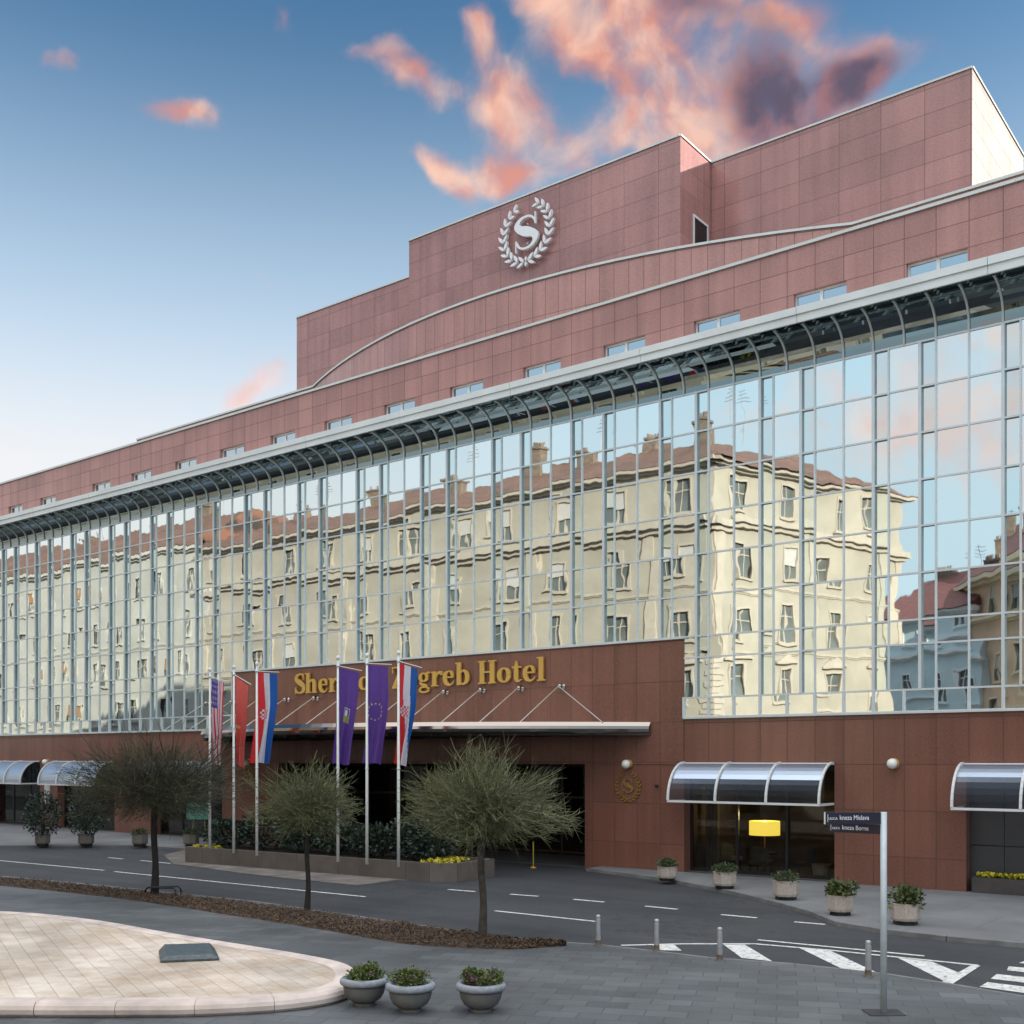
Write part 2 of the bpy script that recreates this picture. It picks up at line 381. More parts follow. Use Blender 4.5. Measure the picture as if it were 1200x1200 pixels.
def pavers(name, c1, c2, cm, bw, bh, rot, mortar=.008, rough=.6, offset=.5, dirt=.5):
    m, t, p = new_mat(name)
    c = t.nodes.new('ShaderNodeTexCoord')
    mp_ = t.nodes.new('ShaderNodeMapping'); mp_.inputs['Rotation'].default_value = (0, 0, rot); t.links.new(c.outputs['Object'], mp_.inputs[0])
    b = t.nodes.new('ShaderNodeTexBrick'); t.links.new(mp_.outputs[0], b.inputs['Vector'])
    b.offset = offset; b.inputs['Scale'].default_value = 1
    b.inputs['Brick Width'].default_value = bw; b.inputs['Row Height'].default_value = bh; b.inputs['Mortar Size'].default_value = mortar
    b.inputs['Color1'].default_value = c1 + (1,); b.inputs['Color2'].default_value = c2 + (1,); b.inputs['Mortar'].default_value = cm + (1,)
    n = t.nodes.new('ShaderNodeTexNoise'); n.inputs['Scale'].default_value = .5; n.inputs['Detail'].default_value = 8; t.links.new(c.outputs['Object'], n.inputs[0])
    r = t.nodes.new('ShaderNodeValToRGB'); t.links.new(n.outputs['Fac'], r.inputs[0])
    r.color_ramp.elements[0].position = .3; r.color_ramp.elements[0].color = (1 - dirt,) * 3 + (1,)
    r.color_ramp.elements[1].position = .7; r.color_ramp.elements[1].color = (1.12, 1.12, 1.12, 1)
    mx = t.nodes.new('ShaderNodeMix'); mx.data_type = 'RGBA'; mx.blend_type = 'MULTIPLY'; mx.inputs[0].default_value = 1
    t.links.new(b.outputs['Color'], mx.inputs[6]); t.links.new(r.outputs[0], mx.inputs[7])
    n4 = t.nodes.new('ShaderNodeTexNoise'); n4.inputs['Scale'].default_value = 30; n4.inputs['Detail'].default_value = 5; t.links.new(c.outputs['Object'], n4.inputs[0])
    bp = t.nodes.new('ShaderNodeBump'); bp.inputs['Distance'].default_value = .004
    t.links.new(mnode(t, 'SUBTRACT', n4.outputs['Fac'], b.outputs['Fac']), bp.inputs['Height']); t.links.new(bp.outputs[0], p.inputs['Normal'])
    t.links.new(mx.outputs[2], p.inputs['Base Color']); p.inputs['Roughness'].default_value = rough
    return m
PAVE = pavers('slate_pavers', (.076, .084, .090), (.118, .126, .131), (.062, .068, .073), .66, .42, R(-24), .010, .6, dirt=.42)
SIDE = pavers('concrete_sidewalk', (.17, .175, .18), (.185, .19, .19), (.14, .14, .14), 2.4, 2.4, 0, .01, .8, dirt=.3)
_p, _q = ground_at(143, 1166, .27), ground_at(110, 1133, .27)
LIME = pavers('limestone_slabs', (.53, .455, .385), (.62, .545, .465), (.43, .36, .30), 1.7, .30, -math.atan2(_q.y - _p.y, _q.x - _p.x), .007, .7, offset=.4, dirt=.26)
_t = LIME.node_tree; _p2 = _t.nodes['Principled BSDF']; _src = _p2.inputs['Base Color'].links[0].from_socket
_c = _t.nodes.new('ShaderNodeTexCoord'); _n = _t.nodes.new('ShaderNodeTexNoise'); _n.inputs['Scale'].default_value = .9; _n.inputs['Detail'].default_value = 9; _n.inputs['Roughness'].default_value = .7
_t.links.new(_c.outputs['Object'], _n.inputs[0]); _r = _t.nodes.new('ShaderNodeValToRGB'); _t.links.new(_n.outputs['Fac'], _r.inputs[0])
_r.color_ramp.elements[0].position = .38; _r.color_ramp.elements[0].color = (.80, .72, .62, 1); _r.color_ramp.elements[1].position = .62; _r.color_ramp.elements[1].color = (1.12, 1.12, 1.12, 1)
_m = _t.nodes.new('ShaderNodeMix'); _m.data_type = 'RGBA'; _m.blend_type = 'MULTIPLY'; _m.inputs[0].default_value = 1
_t.links.new(_src, _m.inputs[6]); _t.links.new(_r.outputs[0], _m.inputs[7]); _t.links.new(_m.outputs[2], _p2.inputs['Base Color'])
LIMEK = mat('limestone_kerb', (.56, .47, .42), .75, 0, .26, 1.6, .006, 14)
KERB = mat('concrete_kerb', (.16, .16, .155), .85, 0, .25, 2.0, .004, 20)
APRON = mat('worn_apron', (.15, .13, .115), .85, 0, .35, 1.2, .003, 20)
PAINT = mat('road_paint', (.52, .51, .47), .6, 0, .0, 5.0, col2=(.74, .73, .70))

_t = PAINT.node_tree; _p2 = _t.nodes['Principled BSDF']; _src = _p2.inputs['Base Color'].links[0].from_socket
_c = _t.nodes.new('ShaderNodeTexCoord'); _n = _t.nodes.new('ShaderNodeTexNoise'); _n.inputs['Scale'].default_value = 9; _n.inputs['Detail'].default_value = 9; _n.inputs['Roughness'].default_value = .75
_t.links.new(_c.outputs['Object'], _n.inputs[0]); _r = _t.nodes.new('ShaderNodeValToRGB'); _t.links.new(_n.outputs['Fac'], _r.inputs[0])
_r.color_ramp.elements[0].position = .38; _r.color_ramp.elements[0].color = (.16, .16, .16, 1); _r.color_ramp.elements[1].position = .46; _r.color_ramp.elements[1].color = (1, 1, 1, 1)
_m = _t.nodes.new('ShaderNodeMix'); _m.data_type = 'RGBA'; _m.blend_type = 'MULTIPLY'; _m.inputs[0].default_value = 1
_t.links.new(_src, _m.inputs[6]); _t.links.new(_r.outputs[0], _m.inputs[7]); _t.links.new(_m.outputs[2], _p2.inputs['Base Color'])
mb = MB(); S = 900
mb.poly([(-S, -S, 0), (S, -S, 0), (S, S, 0), (-S, S, 0)])
kind(mb.build('road', ASPH), 'structure')

# plaza paving (large, continues behind the camera), top 0.10
top = [(-120, 1016), (0, 1028.5), (133, 1041), (300, 1059), (450, 1081), (560, 1097), (655, 1107), (700, 1110), (760, 1117), (830, 1125.5), (930, 1133), (1035, 1144.5), (1120, 1158), (1200, 1172), (1400, 1212)]
P = [ground_at(x, y) for x, y in top]
out = [Vector((-95, P[0].y + .6 * (P[0].x + 95) * 0, 0))] if False else []
plz = [Vector((-70, P[0].y + (-70 - P[0].x) * (P[0].y - P[1].y) / (P[0].x - P[1].x), 0))] + P
plz += [Vector((P[-1].x + 8, P[-1].y - 6, 0)), Vector((30, -60, 0)), Vector((-15, -60, 0)), Vector((-24.5, -41.0, 0)), Vector((-29, -24.9, 0)), Vector((-70, -24.9, 0))]
PZ = .05
mb = MB(); mb.prism([(p.x, p.y) for p in plz], -.1, PZ)
kind(mb.build('pavement', PAVE), 'structure')
mb = MB()   # kerb edge of the plaza
for i in range(1, len(P) - 1):
    a, b = P[i], P[i + 1]
    d = (b - a); L_ = d.length; d.normalize(); nrm = Vector((d.y, -d.x, 0))
    if nrm.y < 0: nrm = -nrm
    k = max(1, int(L_ / 1.0))
    for j in range(k):
        p0 = a + d * (L_ * j / k + .004); p1 = a + d * (L_ * (j + 1) / k - .004)
        q0, q1 = p0 + nrm * .10, p1 + nrm * .10
        mb.prism([(p0.x, p0.y), (p1.x, p1.y), (q1.x, q1.y), (q0.x, q0.y)], -.05, PZ + .003)
kind(mb.build('kerb', KERB), 'structure')

# sidewalk in front of the hotel, right of the entrance
fr = [(690, 1020.5), (770, 1031), (798, 1036), (854, 1046.5), (900, 1057.5), (953, 1072), (985, 1085), (1037, 1093.5), (1111, 1102), (1200, 1110)]
Fp = [ground_at(x, y) for x, y in fr]
sw = [(Fp[0].x, .3)] + [(p.x, p.y) for p in Fp] + [(14, Fp[-1].y + (14 - Fp[-1].x) * -.02), (60, Fp[-1].y - 1), (60, .3)]
SWZ = .10
mb = MB(); mb.prism(sw, -.1, SWZ)
kind(mb.build('sidewalk', SIDE), 'structure')
mb = MB()
for i in range(1, len(Fp) + 1):
    a = Fp[i - 1] if i <= len(Fp) - 1 else Fp[-1]
    b = Fp[i] if i <= len(Fp) - 1 else Vector((14, sw[-3][1], 0))
    d = b - a; L_ = d.length; d.normalize(); nrm = Vector((d.y, -d.x, 0))
    if nrm.y > 0: nrm = -nrm
    k = max(1, int(L_ / 1.0))
    for j in range(k):
        p0 = a + d * (L_ * j / k + .005); p1 = a + d * (L_ * (j + 1) / k - .005)
        q0, q1 = p0 + nrm * .13, p1 + nrm * .13
        mb.prism([(p0.x, p0.y), (p1.x, p1.y), (q1.x, q1.y), (q0.x, q0.y)], -.05, SWZ + .004)
kind(mb.build('kerb', KERB), 'structure')
yl = ground_at(0, 993).y
mb = MB(); e = ground_at(222, 997)
mb.prism([(-120, .3), (-120, yl - .5), (ground_at(0, 993).x, yl), (ground_at(165, 993).x, ground_at(165, 993).y), (e.x, e.y), (e.x + 1.0, e.y + 1.5), (-41.0, -.3), (-41.0, .3)], -.1, .09)
kind(mb.build('sidewalk', SIDE), 'structure')
ap = [ground_at(*p) for p in [(192, 1003), (203, 1013), (300, 1026), (418, 1038.5), (462, 1032.5), (524, 1031), (524, 1024), (380, 1010), (217, 996)]]
mb = MB(); mb.prism([(p.x, p.y) for p in ap], -.05, .03)
kind(mb.build('planter_apron', APRON), 'structure')

# far pavement on the other side (under the reflected houses)
# road markings
mb = MB()
def stripe(p, q, wd=.12, z=.006):
    a, b = ground_at(*p), ground_at(*q); d = (b - a).normalized(); n = Vector((-d.y, d.x, 0)) * wd / 2
    k = max(1, int((b - a).length / .8))
    for j in range(k):
        s0 = a.lerp(b, j / k); s1 = a.lerp(b, (j + 1) / k)
        mb.poly([s0 - n + Vector((0, 0, z)), s1 - n + Vector((0, 0, z)), s1 + n + Vector((0, 0, z)), s0 + n + Vector((0, 0, z))])
stripe((-60, 1003), (122, 1020)); stripe((134, 1021.5), (428, 1051)); stripe((127, 1005), (144, 1006.7)); stripe((165, 1008.5), (200, 1012))
for a, b in [((525, 1042.5), (557, 1045)), ((598, 1048), (631, 1050.5)), ((672, 1054), (708, 1057.3)), ((756, 1062), (794, 1065.7)), ((845, 1072), (887, 1075.7)), ((931, 1080.5), (967, 1083.5))]:
    stripe(a, b, .15)
stripe((580, 1067.5), (698, 1080), .13)
stripe((888, 1101.5), (1083, 1120.5), .12)
pl = [(728, 1108), (800, 1106.3), (885, 1106.3), (975, 1114), (1146, 1131.5)]
for a, b in zip(pl, pl[1:]): stripe(a, b, .12)
def patch(pts, z=.010):
    mb.poly([ground_at(*p) + Vector((0, 0, z)) for p in pts])
patch([(764, 1107.5), (790, 1107.5), (799, 1114.5), (773, 1114)])
patch([(848, 1107.5), (873, 1107.5), (905, 1127), (869, 1123)])
patch([(936, 1111), (973, 1114.5), (1031, 1142), (991, 1138)])
patch([(1052, 1123), (1092, 1127.5), (1130, 1143), (1106, 1150)])
patch([(1139, 1131.5), (1149, 1132.5), (1116, 1154), (1104, 1151)], .014)
patch([(1182, 1133), (1250, 1139), (1250, 1146), (1180, 1137.5)])
patch([(1168, 1142), (1250, 1151), (1250, 1158), (1161, 1147.5)])
patch([(1157, 1151.5), (1250, 1163), (1250, 1171), (1148, 1157)])
patch([(1200, 1127), (1250, 1131), (1250, 1135), (1194, 1129)])
kind(mb.build('road_markings', PAINT), 'structure')

# limestone island on the plaza: raised platform with a rounded kerb
IZ = .27
oi = [(-420, 1066), (-200, 1062), (0, 1068), (100, 1077), (200, 1094), (300, 1110), (360, 1120), (398, 1128.5), (411, 1137), (410, 1149), (385, 1160), (330, 1168), (240, 1173), (160, 1174), (60, 1174), (-100, 1172), (-420, 1160)]
ipts = [ground_at(x, y, IZ) for x, y in oi]
def crom(pts, n=7):
    out = []
    for i in range(len(pts) - 1):
        p0 = pts[max(i - 1, 0)]; p1 = pts[i]; p2 = pts[i + 1]; p3 = pts[min(i + 2, len(pts) - 1)]
        for k in range(n):
            t = k / n
            out.append(tuple(.5 * ((2 * b) + (c - a) * t + (2 * a - 5 * b + 4 * c - d) * t * t + (3 * b - a - 3 * c + d) * t ** 3) for a, b, c, d in zip(p0, p1, p2, p3)))
    out.append(pts[-1]); return out
def resample(pts, closed=True, n=8):
    out = []
    m = len(pts)
    for i in range(m):
        p0, p1, p2, p3 = pts[(i - 1) % m], pts[i], pts[(i + 1) % m], pts[(i + 2) % m]
        for k in range(n):
            t = k / n
            out.append(.5 * ((2 * p1) + (p2 - p0) * t + (2 * p0 - 5 * p1 + 4 * p2 - p3) * t * t + (3 * p1 - p0 - 3 * p2 + p3) * t ** 3))
    return out
ir = resample(ipts)
cen = sum(ir, Vector()) / len(ir)
def off(poly, d):
    out = []
    m = len(poly)
    for i in range(m):
        t = (poly[(i + 1) % m] - poly[(i - 1) % m]).normalized(); n = Vector((t.y, -t.x, 0))
        out.append(poly[i] + n * d)
    return out
area = sum(ir[i].x * ir[(i + 1) % len(ir)].y - ir[(i + 1) % len(ir)].x * ir[i].y for i in range(len(ir)))
sg = 1 if area > 0 else -1      # outward offset sign
inner = off(ir, -.02 * sg)
mb = MB(); mb.poly([(p.x, p.y, IZ - .01) for p in (inner if area > 0 else inner[::-1])])
kind(mb.build('limestone_island', LIME), 'structure')
prof = [(-.30, -.006), (-.28, .006), (-.02, .012), (.05, .0), (.10, -.04), (.13, -.10), (.12, -.17), (.06, -.22), (.05, -.30)]
mb = MB(); rings = [off(ir, o * sg) for o, _ in prof]
m = len(ir); acc = 0; start = 0
lens = [(ir[(i + 1) % m] - ir[i]).length for i in range(m)]
i = 0
while i < m:
    j = i; acc = 0
    while j < m and acc < 1.15: acc += lens[j]; j += 1
    for q in range(i, j):
        a, b = q, (q + 1) % m
        for k in range(len(prof) - 1):
            def pt(ix, kk):
                v = rings[kk][ix].copy(); v.z = IZ + prof[kk][1]
                if (ix == i % m and q == i): v = v.lerp(Vector((rings[kk][b].x, rings[kk][b].y, v.z)), .05)
                return v
            mb.poly([pt(a, k), pt(b, k), pt(b, k + 1), pt(a, k + 1)][::(1 if sg > 0 else -1)])
    i = j
o = mb.build('island_kerb', LIMEK, smooth=False); kind(o, 'structure')

# mulch bed along the road
def in_poly(x, y, poly):
    c = False; j = len(poly) - 1
    for i in range(len(poly)):
        if (poly[i].y > y) != (poly[j].y > y) and x < (poly[j].x - poly[i].x) * (y - poly[i].y) / (poly[j].y - poly[i].y) + poly[i].x: c = not c
        j = i
    return c
mt = [(-130, 1018), (0, 1031), (133, 1043.5), (300, 1061.5), (450, 1083), (560, 1098.5), (664, 1111)]
mbm = [(660, 1111.6), (625, 1114.5), (590, 1116), (500, 1112), (440, 1104), (380, 1093), (250, 1072), (130, 1054), (0, 1040), (-130, 1027)]
mp_poly = [ground_at(*p) for p in mt + mbm]
from mathutils import noise as MN
mb = MB()
n_t = 90
topc = [Vector(q) for q in crom([tuple(ground_at(*p)) for p in mt], 16)]
botc = [Vector(q) for q in crom([tuple(ground_at(*p)) for p in mbm[::-1]], 13)]
def at_arc(c, t):
    f = t * (len(c) - 1); i = int(min(f, len(c) - 2)); return c[i].lerp(c[i + 1], f - i)
RW, CW = 300, 12
gridp = []
for i in range(RW + 1):
    a = at_arc(topc, i / RW); b = at_arc(botc, i / RW)
    for j in range(CW + 1):
        s = j / CW; p = a.lerp(b, s)
        h = math.sin(math.pi * s) ** .5 if 0 < s < 1 else 0
        z = PZ - .005 + h * (.07 + .10 * MN.noise(p * 1.1 + Vector((0, 0, 3))) + .09 * MN.noise(p * 4.5))
        gridp.append((p.x, p.y, max(z, PZ - .005 + .012 * h)))
mb.v = gridp
for i in range(RW):
    for j in range(CW):
        q = i * (CW + 1) + j; mb.f.append((q, q + CW + 1, q + CW + 2, q + 1)); mb.m.append(0)
MULCH = island('dry_leaf_litter', (.04, .026, .016), (.145, .092, .055), .9)
MUL2 = mat('bark_mulch', (.06, .038, .024), .95, 0, .5, 6, .03, 22)
random.seed(3)
for _ in range(34000):
    i = random.uniform(0, 1); a = at_arc(topc, i); b = at_arc(botc, i); s = random.uniform(.03, .97); p = a.lerp(b, s)
    h = math.sin(math.pi * s) ** .5
    z = PZ + h * (.07 + .10 * MN.noise(p * 1.1 + Vector((0, 0, 3))) + .09 * MN.noise(p * 4.5)) + random.uniform(0, .05)
    sz = random.uniform(.010, .034); an = random.uniform(0, 6.28)
    u = Vector((math.cos(an), math.sin(an), random.uniform(-.6, .9))) * sz; v = Vector((-math.sin(an), math.cos(an), random.uniform(-.8, .8))) * sz * .5
    p = Vector((p.x, p.y, z)); mb.poly([p - u, p + v, p + u, p - v], 1)
kind(tag(mb.build('mulch_bed', [MUL2, MULCH]), 'brown bark mulch and dry leaves in the long bed beside the road', 'mulch'), 'stuff')

# ------------------------------------------------------------------ hotel
MOD = .94; PER = 4 * MOD; X0 = -12.11
hotel = thing('hotel_building', (0, 0, 0), 'long red granite hotel with a mirrored glass curtain wall and arched awnings', 'hotel')

def wall_open(mb, O, u, n, U0, U1, z0, z1, ops, depth, mi=0, rmi=None):
    """wall face in the plane O + s*u, openings (s0,s1,za,zb) with reveals going back along -n"""
    rmi = mi if rmi is None else rmi
    us = sorted(set([U0, U1] + [min(max(v, U0), U1) for o in ops for v in o[:2]]))
    zs = sorted(set([z0, z1] + [min(max(v, z0), z1) for o in ops for v in o[2:4]]))
    P_ = lambda s, z, d=0: (O + u * s - n * d) + Vector((0, 0, z))
    for a, b in zip(us, us[1:]):
        for c, d in zip(zs, zs[1:]):
            mu, mz = (a + b) / 2, (c + d) / 2
            if any(o[0] < mu < o[1] and o[2] < mz < o[3] for o in ops): continue
            mb.poly([P_(a, c), P_(b, c), P_(b, d), P_(a, d)], mi)
    for a, b, c, d in ops:
        mb.poly([P_(a, c), P_(a, c, depth), P_(a, d, depth), P_(a, d)], rmi)
        mb.poly([P_(b, c), P_(b, d), P_(b, d, depth), P_(b, c, depth)], rmi)
        mb.poly([P_(a, d), P_(b, d), P_(b, d, depth), P_(a, d, depth)], rmi)
        if c > z0 + .01: mb.poly([P_(a, c), P_(a, c, depth), P_(b, c, depth), P_(b, c)], rmi)

XV, YV = Vector((1, 0, 0)), Vector((0, -1, 0))
XA, XB = -43.13, -18.69            # extent of the taller entrance wall
ENT = (-39.8, -22.8)
W_R1 = (-18.69, -13.35); W_R2 = (-9.37, -3.9); W_R3 = (0.1, 5.6)
W_L = [(-49.5, -43.9), (-58.65, -53.0), (-66.1, -60.5), (-75.6, -70.0), (-85.0, -79.4)]
GT = 5.36
mb = MB()
wall_open(mb, Vector((0, 0, 0)), XV, YV, -110, 60, -.05, GT, [(W_R1[0], W_R1[1], -.05, 3.82), (W_R2[0], W_R2[1], -.05, 3.82), (W_R3[0], W_R3[1], -.05, 3.82), (ENT[0], ENT[1], -.05, 3.80)] + [(a, b, -.05, 3.82) for a, b in W_L], .55)
mb.build('ground_floor_wall', G_LOW, hotel)
mb = MB()
mb.box(XA, XB, -.03, .5, GT - 1.4, 8.12)
# entrance wall proud by 3 cm, cut round the opening
mb = MB()
wall_open(mb, Vector((0, -.03, 0)), XV, YV, XA, XB + .0, 3.80, 8.12, [], .1)
mb.poly([(XB, -.03, 3.8), (XB, .3, 3.8), (XB, .3, 8.12), (XB, -.03, 8.12)]); mb.poly([(XA, -.03, 3.8), (XA, .3, 3.8), (XA, .3, 8.12), (XA, -.03, 8.12)])
mb.poly([(XA, -.03, 8.12), (XB, -.03, 8.12), (XB, .3, 8.12), (XA, .3, 8.12)]); mb.poly([(XA, -.03, 3.8), (XB, -.03, 3.8), (XB, .3, 3.8), (XA, .3, 3.8)])
mb.build('entrance_wall', G_MID, hotel)
# sill bands under the glass
mb = MB()
mb.box(-110, XA, -.09, .1, GT, GT + .06); mb.box(XB, 20, -.09, .1, GT, GT + .06); mb.box(XA - .02, XB + .02, -.10, .1, 8.12, 8.19)
mb.build('glass_sill', FRAME, hotel)

# curtain wall bays
ZR = [5.42, 6.08, 7.45, 8.18, 9.58, 10.98, 12.37, 13.77, 15.15, 16.50]
OV = 1.05; ZTOP = 17.55
EDG = [0, .5, 1.5, 2, 3, 4]
def bay(k):
    x0 = X0 + PER * k
    cb = sub('curtain_wall_bay', hotel, (x0, 0, 0))
    pan = MB(); fr_ = MB()
    rnd = random.Random(k * 17 + 5)
    def allowed(a, b):
        iv = [(a, min(b, XA)), (max(a, XB), b)]
        return [(p, q) for p, q in iv if q - p > .05]
    for ri in range(len(ZR) - 1):
        za, zb = ZR[ri], ZR[ri + 1]
        ed = [0, 1, 2, 3, 4] if ri == 0 else EDG
        for ci in range(len(ed) - 1):
            a, b = x0 + ed[ci] * MOD, x0 + ed[ci + 1] * MOD
            narrow = ri > 0 and (ed[ci + 1] - ed[ci]) < .6
            for p, q in ([(a, b)] if zb > 8.2 else allowed(a, b)):
                rec = .055 if narrow else 0.0
                t1, t2, t3 = [rnd.gauss(0, .0028) for _ in range(3)]
                pts = [(p - x0, rec + t1, za), (q - x0, rec + t2, za), (q - x0, rec + t3, zb), (p - x0, rec + t1 - t2 + t3, zb)]
                pan.poly(pts, 1 if narrow else 0)
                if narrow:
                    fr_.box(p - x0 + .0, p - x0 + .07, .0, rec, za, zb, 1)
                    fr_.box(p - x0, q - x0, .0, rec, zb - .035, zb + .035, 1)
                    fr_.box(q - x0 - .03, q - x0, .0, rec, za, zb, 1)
    def free(x): return x < XA + .02 or x > XB - .02
    for ri in range(len(ZR)):       # transoms
        z = ZR[ri]
        for p, q in ([(x0, x0 + PER)] if z > 8.1 else allowed(x0, x0 + PER)):
            fr_.box(p - x0, q - x0, -.032, .012, z - .028, z + .028)
    for e, wd in ((0, .046), (.5, .027), (1.5, .046), (2, .027), (3, .027)):
        x = x0 + e * MOD
        zl = ZR[1] if free(x) else ZR[3]
        fr_.box(e * MOD - wd, e * MOD + wd, -.040, .011, zl + .028, ZR[-1] + .03)
    for e in (0, 1, 2, 3):
        x = x0 + e * MOD
        if free(x): fr_.box(e * MOD - .034, e * MOD + .034, -.07, .010, ZR[0] - .03, ZR[1] + .03)
    # curved soffit glazing and ribs
    arc = []
    for i in range(11):
        t = i / 10 * math.pi / 2
        arc.append((-OV * (1 - math.cos(t)), ZR[-1] + .22 + (ZTOP - ZR[-1] - .22) * math.sin(t)))
    arc = [(0, ZR[-1])] + arc
    cg = MB()
    for e in range(4):
        for (y0, z0_), (y1, z1_) in zip(arc, arc[1:]):
            cg.poly([(e * MOD, y0 + .004, z0_), ((e + 1) * MOD, y0 + .004, z0_), ((e + 1) * MOD, y1 + .004, z1_), (e * MOD, y1 + .004, z1_)])
        for (y0, z0_), (y1, z1_) in zip(arc, arc[1:]):
            hw = .028
            x = e * MOD
            dy, dz = y1 - y0, z1_ - z0_; l = math.hypot(dy, dz); nx, nz = -dz / l * .05, dy / l * .05
            a = [(x - hw, y0, z0_), (x + hw, y0, z0_), (x + hw, y1, z1_), (x - hw, y1, z1_)]
            b = [(px_, py_ + nx, pz_ + nz * 1) for px_, py_, pz_ in a]
            for q_ in (b, [a[0], b[0], b[3], a[3]], [a[1], a[2], b[2], b[1]]): fr_.poly(q_, 2)
    pan.build('glass_panes', [GLASS, GLASSN], cb)
    cg.build('curved_glass', GLASSC, cb, smooth=True)
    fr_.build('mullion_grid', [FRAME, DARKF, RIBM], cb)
RIBM = mat('pale_rib_paint', (.58, .63, .62), .4, 0, .04)
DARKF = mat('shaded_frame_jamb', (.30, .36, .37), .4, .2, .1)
for k in range(-19, 4): bay(k)
XL, XR_ = X0 - PER * 19, X0 + PER * 4
for xa_, xb_ in ((-110, XL), (XR_, 60)):
    mb = MB(); mb.box(xa_, xb_, .0, .5, GT, 17.3); mb.build('granite_wall', G_LOW, hotel)
# cornice: pale box beam on the outer edge with a flat top back to the wall
mb = MB()
xs = [-110 + 5.64 * i for i in range(32)]
for a, b in zip(xs, xs[1:]):
    b = min(b, 60)
    mb.box(a + .008, b - .008, -OV - .07, -OV + .10, ZTOP - .0, 18.0)
    mb.box(a + .008, b - .008, -OV - .12, -OV - .06, 17.80, 18.03)
mb.box(-110, 60, -OV + .1, .3, 17.78, 17.96)
mb.build('cornice', CORN, hotel)

# attic wall with windows
wpx = [(10, 26), (47, 65), (108, 129), (154, 177), (205, 230), (258, 286), (317, 346), (380, 412), (450, 486), (527, 566), (613, 657), (707, 756), (813, 867), (930, 992), (1062, 1134)]
wins = [(wall_x(a), wall_x(b)) for a, b in wpx]
wins += [(wins[-1][0] + 3.68 * i, wins[-1][0] + 3.68 * i + 1.78) for i in range(1, 4)]
wins += [(wins[0][0] - 3.72 * i, wins[0][0] - 3.72 * i + 1.72) for i in range(1, 5)]
mb = MB()
wall_open(mb, Vector((0, 0, 0)), XV, YV, -110, 60, 17.1, 20.42, [(a, b, 17.2, 18.96) for a, b in wins], .22)
mb.build('attic_wall', G_ATT, hotel)
proto_w = None
for a, b in wins:
    wd = b - a
    o = sub('attic_window', hotel, (a, .16, 17.2))
    mb = MB(); t = .05
    mb.box(0, wd, 0, .06, 1.76 - t, 1.76); mb.box(0, t, 0, .06, 0, 1.71); mb.box(wd - t, wd, 0, .06, 0, 1.71); mb.box(wd * .5 - .05, wd * .5 + .05, -.01, .06, 0, 1.71)
    mb.build('frame', WHITE, o)
    mb = MB(); dl = random.gauss(0, .004)
    mb.poly([(t, .03, 0), (wd / 2 - .05, .03 + dl, 0), (wd / 2 - .05, .03 + dl, 1.71), (t, .03, 1.71)])
    dl = random.gauss(0, .004)
    mb.poly([(wd / 2 + .05, .03, 0), (wd - t, .03 + dl, 0), (wd - t, .03 + dl, 1.71), (wd / 2 + .05, .03, 1.71)])
    mb.build('pane', GLASSW, o)
def coping(mb, pts, z, out=.07, wd=.4, th=.09, piece=2.4, close=False):
    """cap strip along a polyline of (x,y); outward = right-hand side of travel"""
    for (ax, ay), (bx, by) in zip(pts, pts[1:]):
        a, b = Vector((ax, ay, 0)), Vector((bx, by, 0)); d = b - a; L_ = d.length
        if L_ < 1e-6: continue
        d.normalize(); n = Vector((d.y, -d.x, 0)); k = max(1, round(L_ / piece))
        for j in range(k):
            p, q = a + d * (L_ * j / k + .004), a + d * (L_ * (j + 1) / k - .004)
            c = [p + n * out, q + n * out, q - n * wd, p - n * wd]
            mb.prism([(v.x, v.y) for v in c], z, z + th)
mb = MB(); coping(mb, [(-110, 0), (60, 0)], 20.42, piece=3.8, wd=.35, th=.1); mb.build('parapet_coping', COPING, hotel)
# flat roof and body
mb = MB(); mb.poly([(-110, 0.3, 20.0), (60, .3, 20.0), (60, 22, 20.0), (-110, 22, 20.0)]); mb.build('roof', mat('roof_gravel', (.2, .19, .18), .9), hotel)
mb = MB(); mb.poly([(-110, 0, -.05), (-110, 22, -.05), (-110, 22, 20.4), (-110, 0, 20.4)]); mb.poly([(60, 0, -.05), (60, 22, -.05), (60, 22, 20.4), (60, 0, 20.4)]); mb.poly([(-110, 22, -.05), (60, 22, -.05), (60, 22, 20.4), (-110, 22, 20.4)])
mb.build('outer_wall', G_LOW, hotel)
# set-back storey with the bowed wall
YB = 7.0; ZB = 24.05
cx_, hc, sag = -30.3, 14.85, 3.45
bow = []
NB = 24
for i in range(NB + 1):
    t = -1 + 2 * i / NB
    bow.append((cx_ + hc * t, YB - sag * (1 - t * t)))
line = [(-61.5, YB)] + bow + [(60, YB)]
mb = MB()
for (ax, ay), (bx, by) in zip(bow, bow[1:]): mb.poly([(ax, ay, 20), (bx, by, 20), (bx, by, ZB), (ax, ay, ZB)])
mb.build('bow_wall', G_BOW, hotel)
mb = MB(); mb.poly([(-61.5, YB, 20), bow[0] + (20,), bow[0] + (ZB,), (-61.5, YB, ZB)]); mb.poly([bow[-1] + (20,), (60, YB, 20), (60, YB, ZB), bow[-1] + (ZB,)]); mb.poly([(-61.5, YB, 20), (-61.5, 20, 20), (-61.5, 20, ZB), (-61.5, YB, ZB)])
mb.build('setback_wall', G_ATT, hotel)
mb = MB(); coping(mb, line, ZB, piece=2.4, wd=.45, th=.1, out=.06); mb.build('setback_coping', COPING, hotel)
# terrace roof behind: one ngon
mb = MB(); mb.poly([(x, y + .4, ZB - .25) for x, y in line] + [(60, 20, ZB - .25), (-61.5, 20, ZB - .25)]); mb.build('terrace_roof', bpy.data.materials['roof_gravel'], hotel)
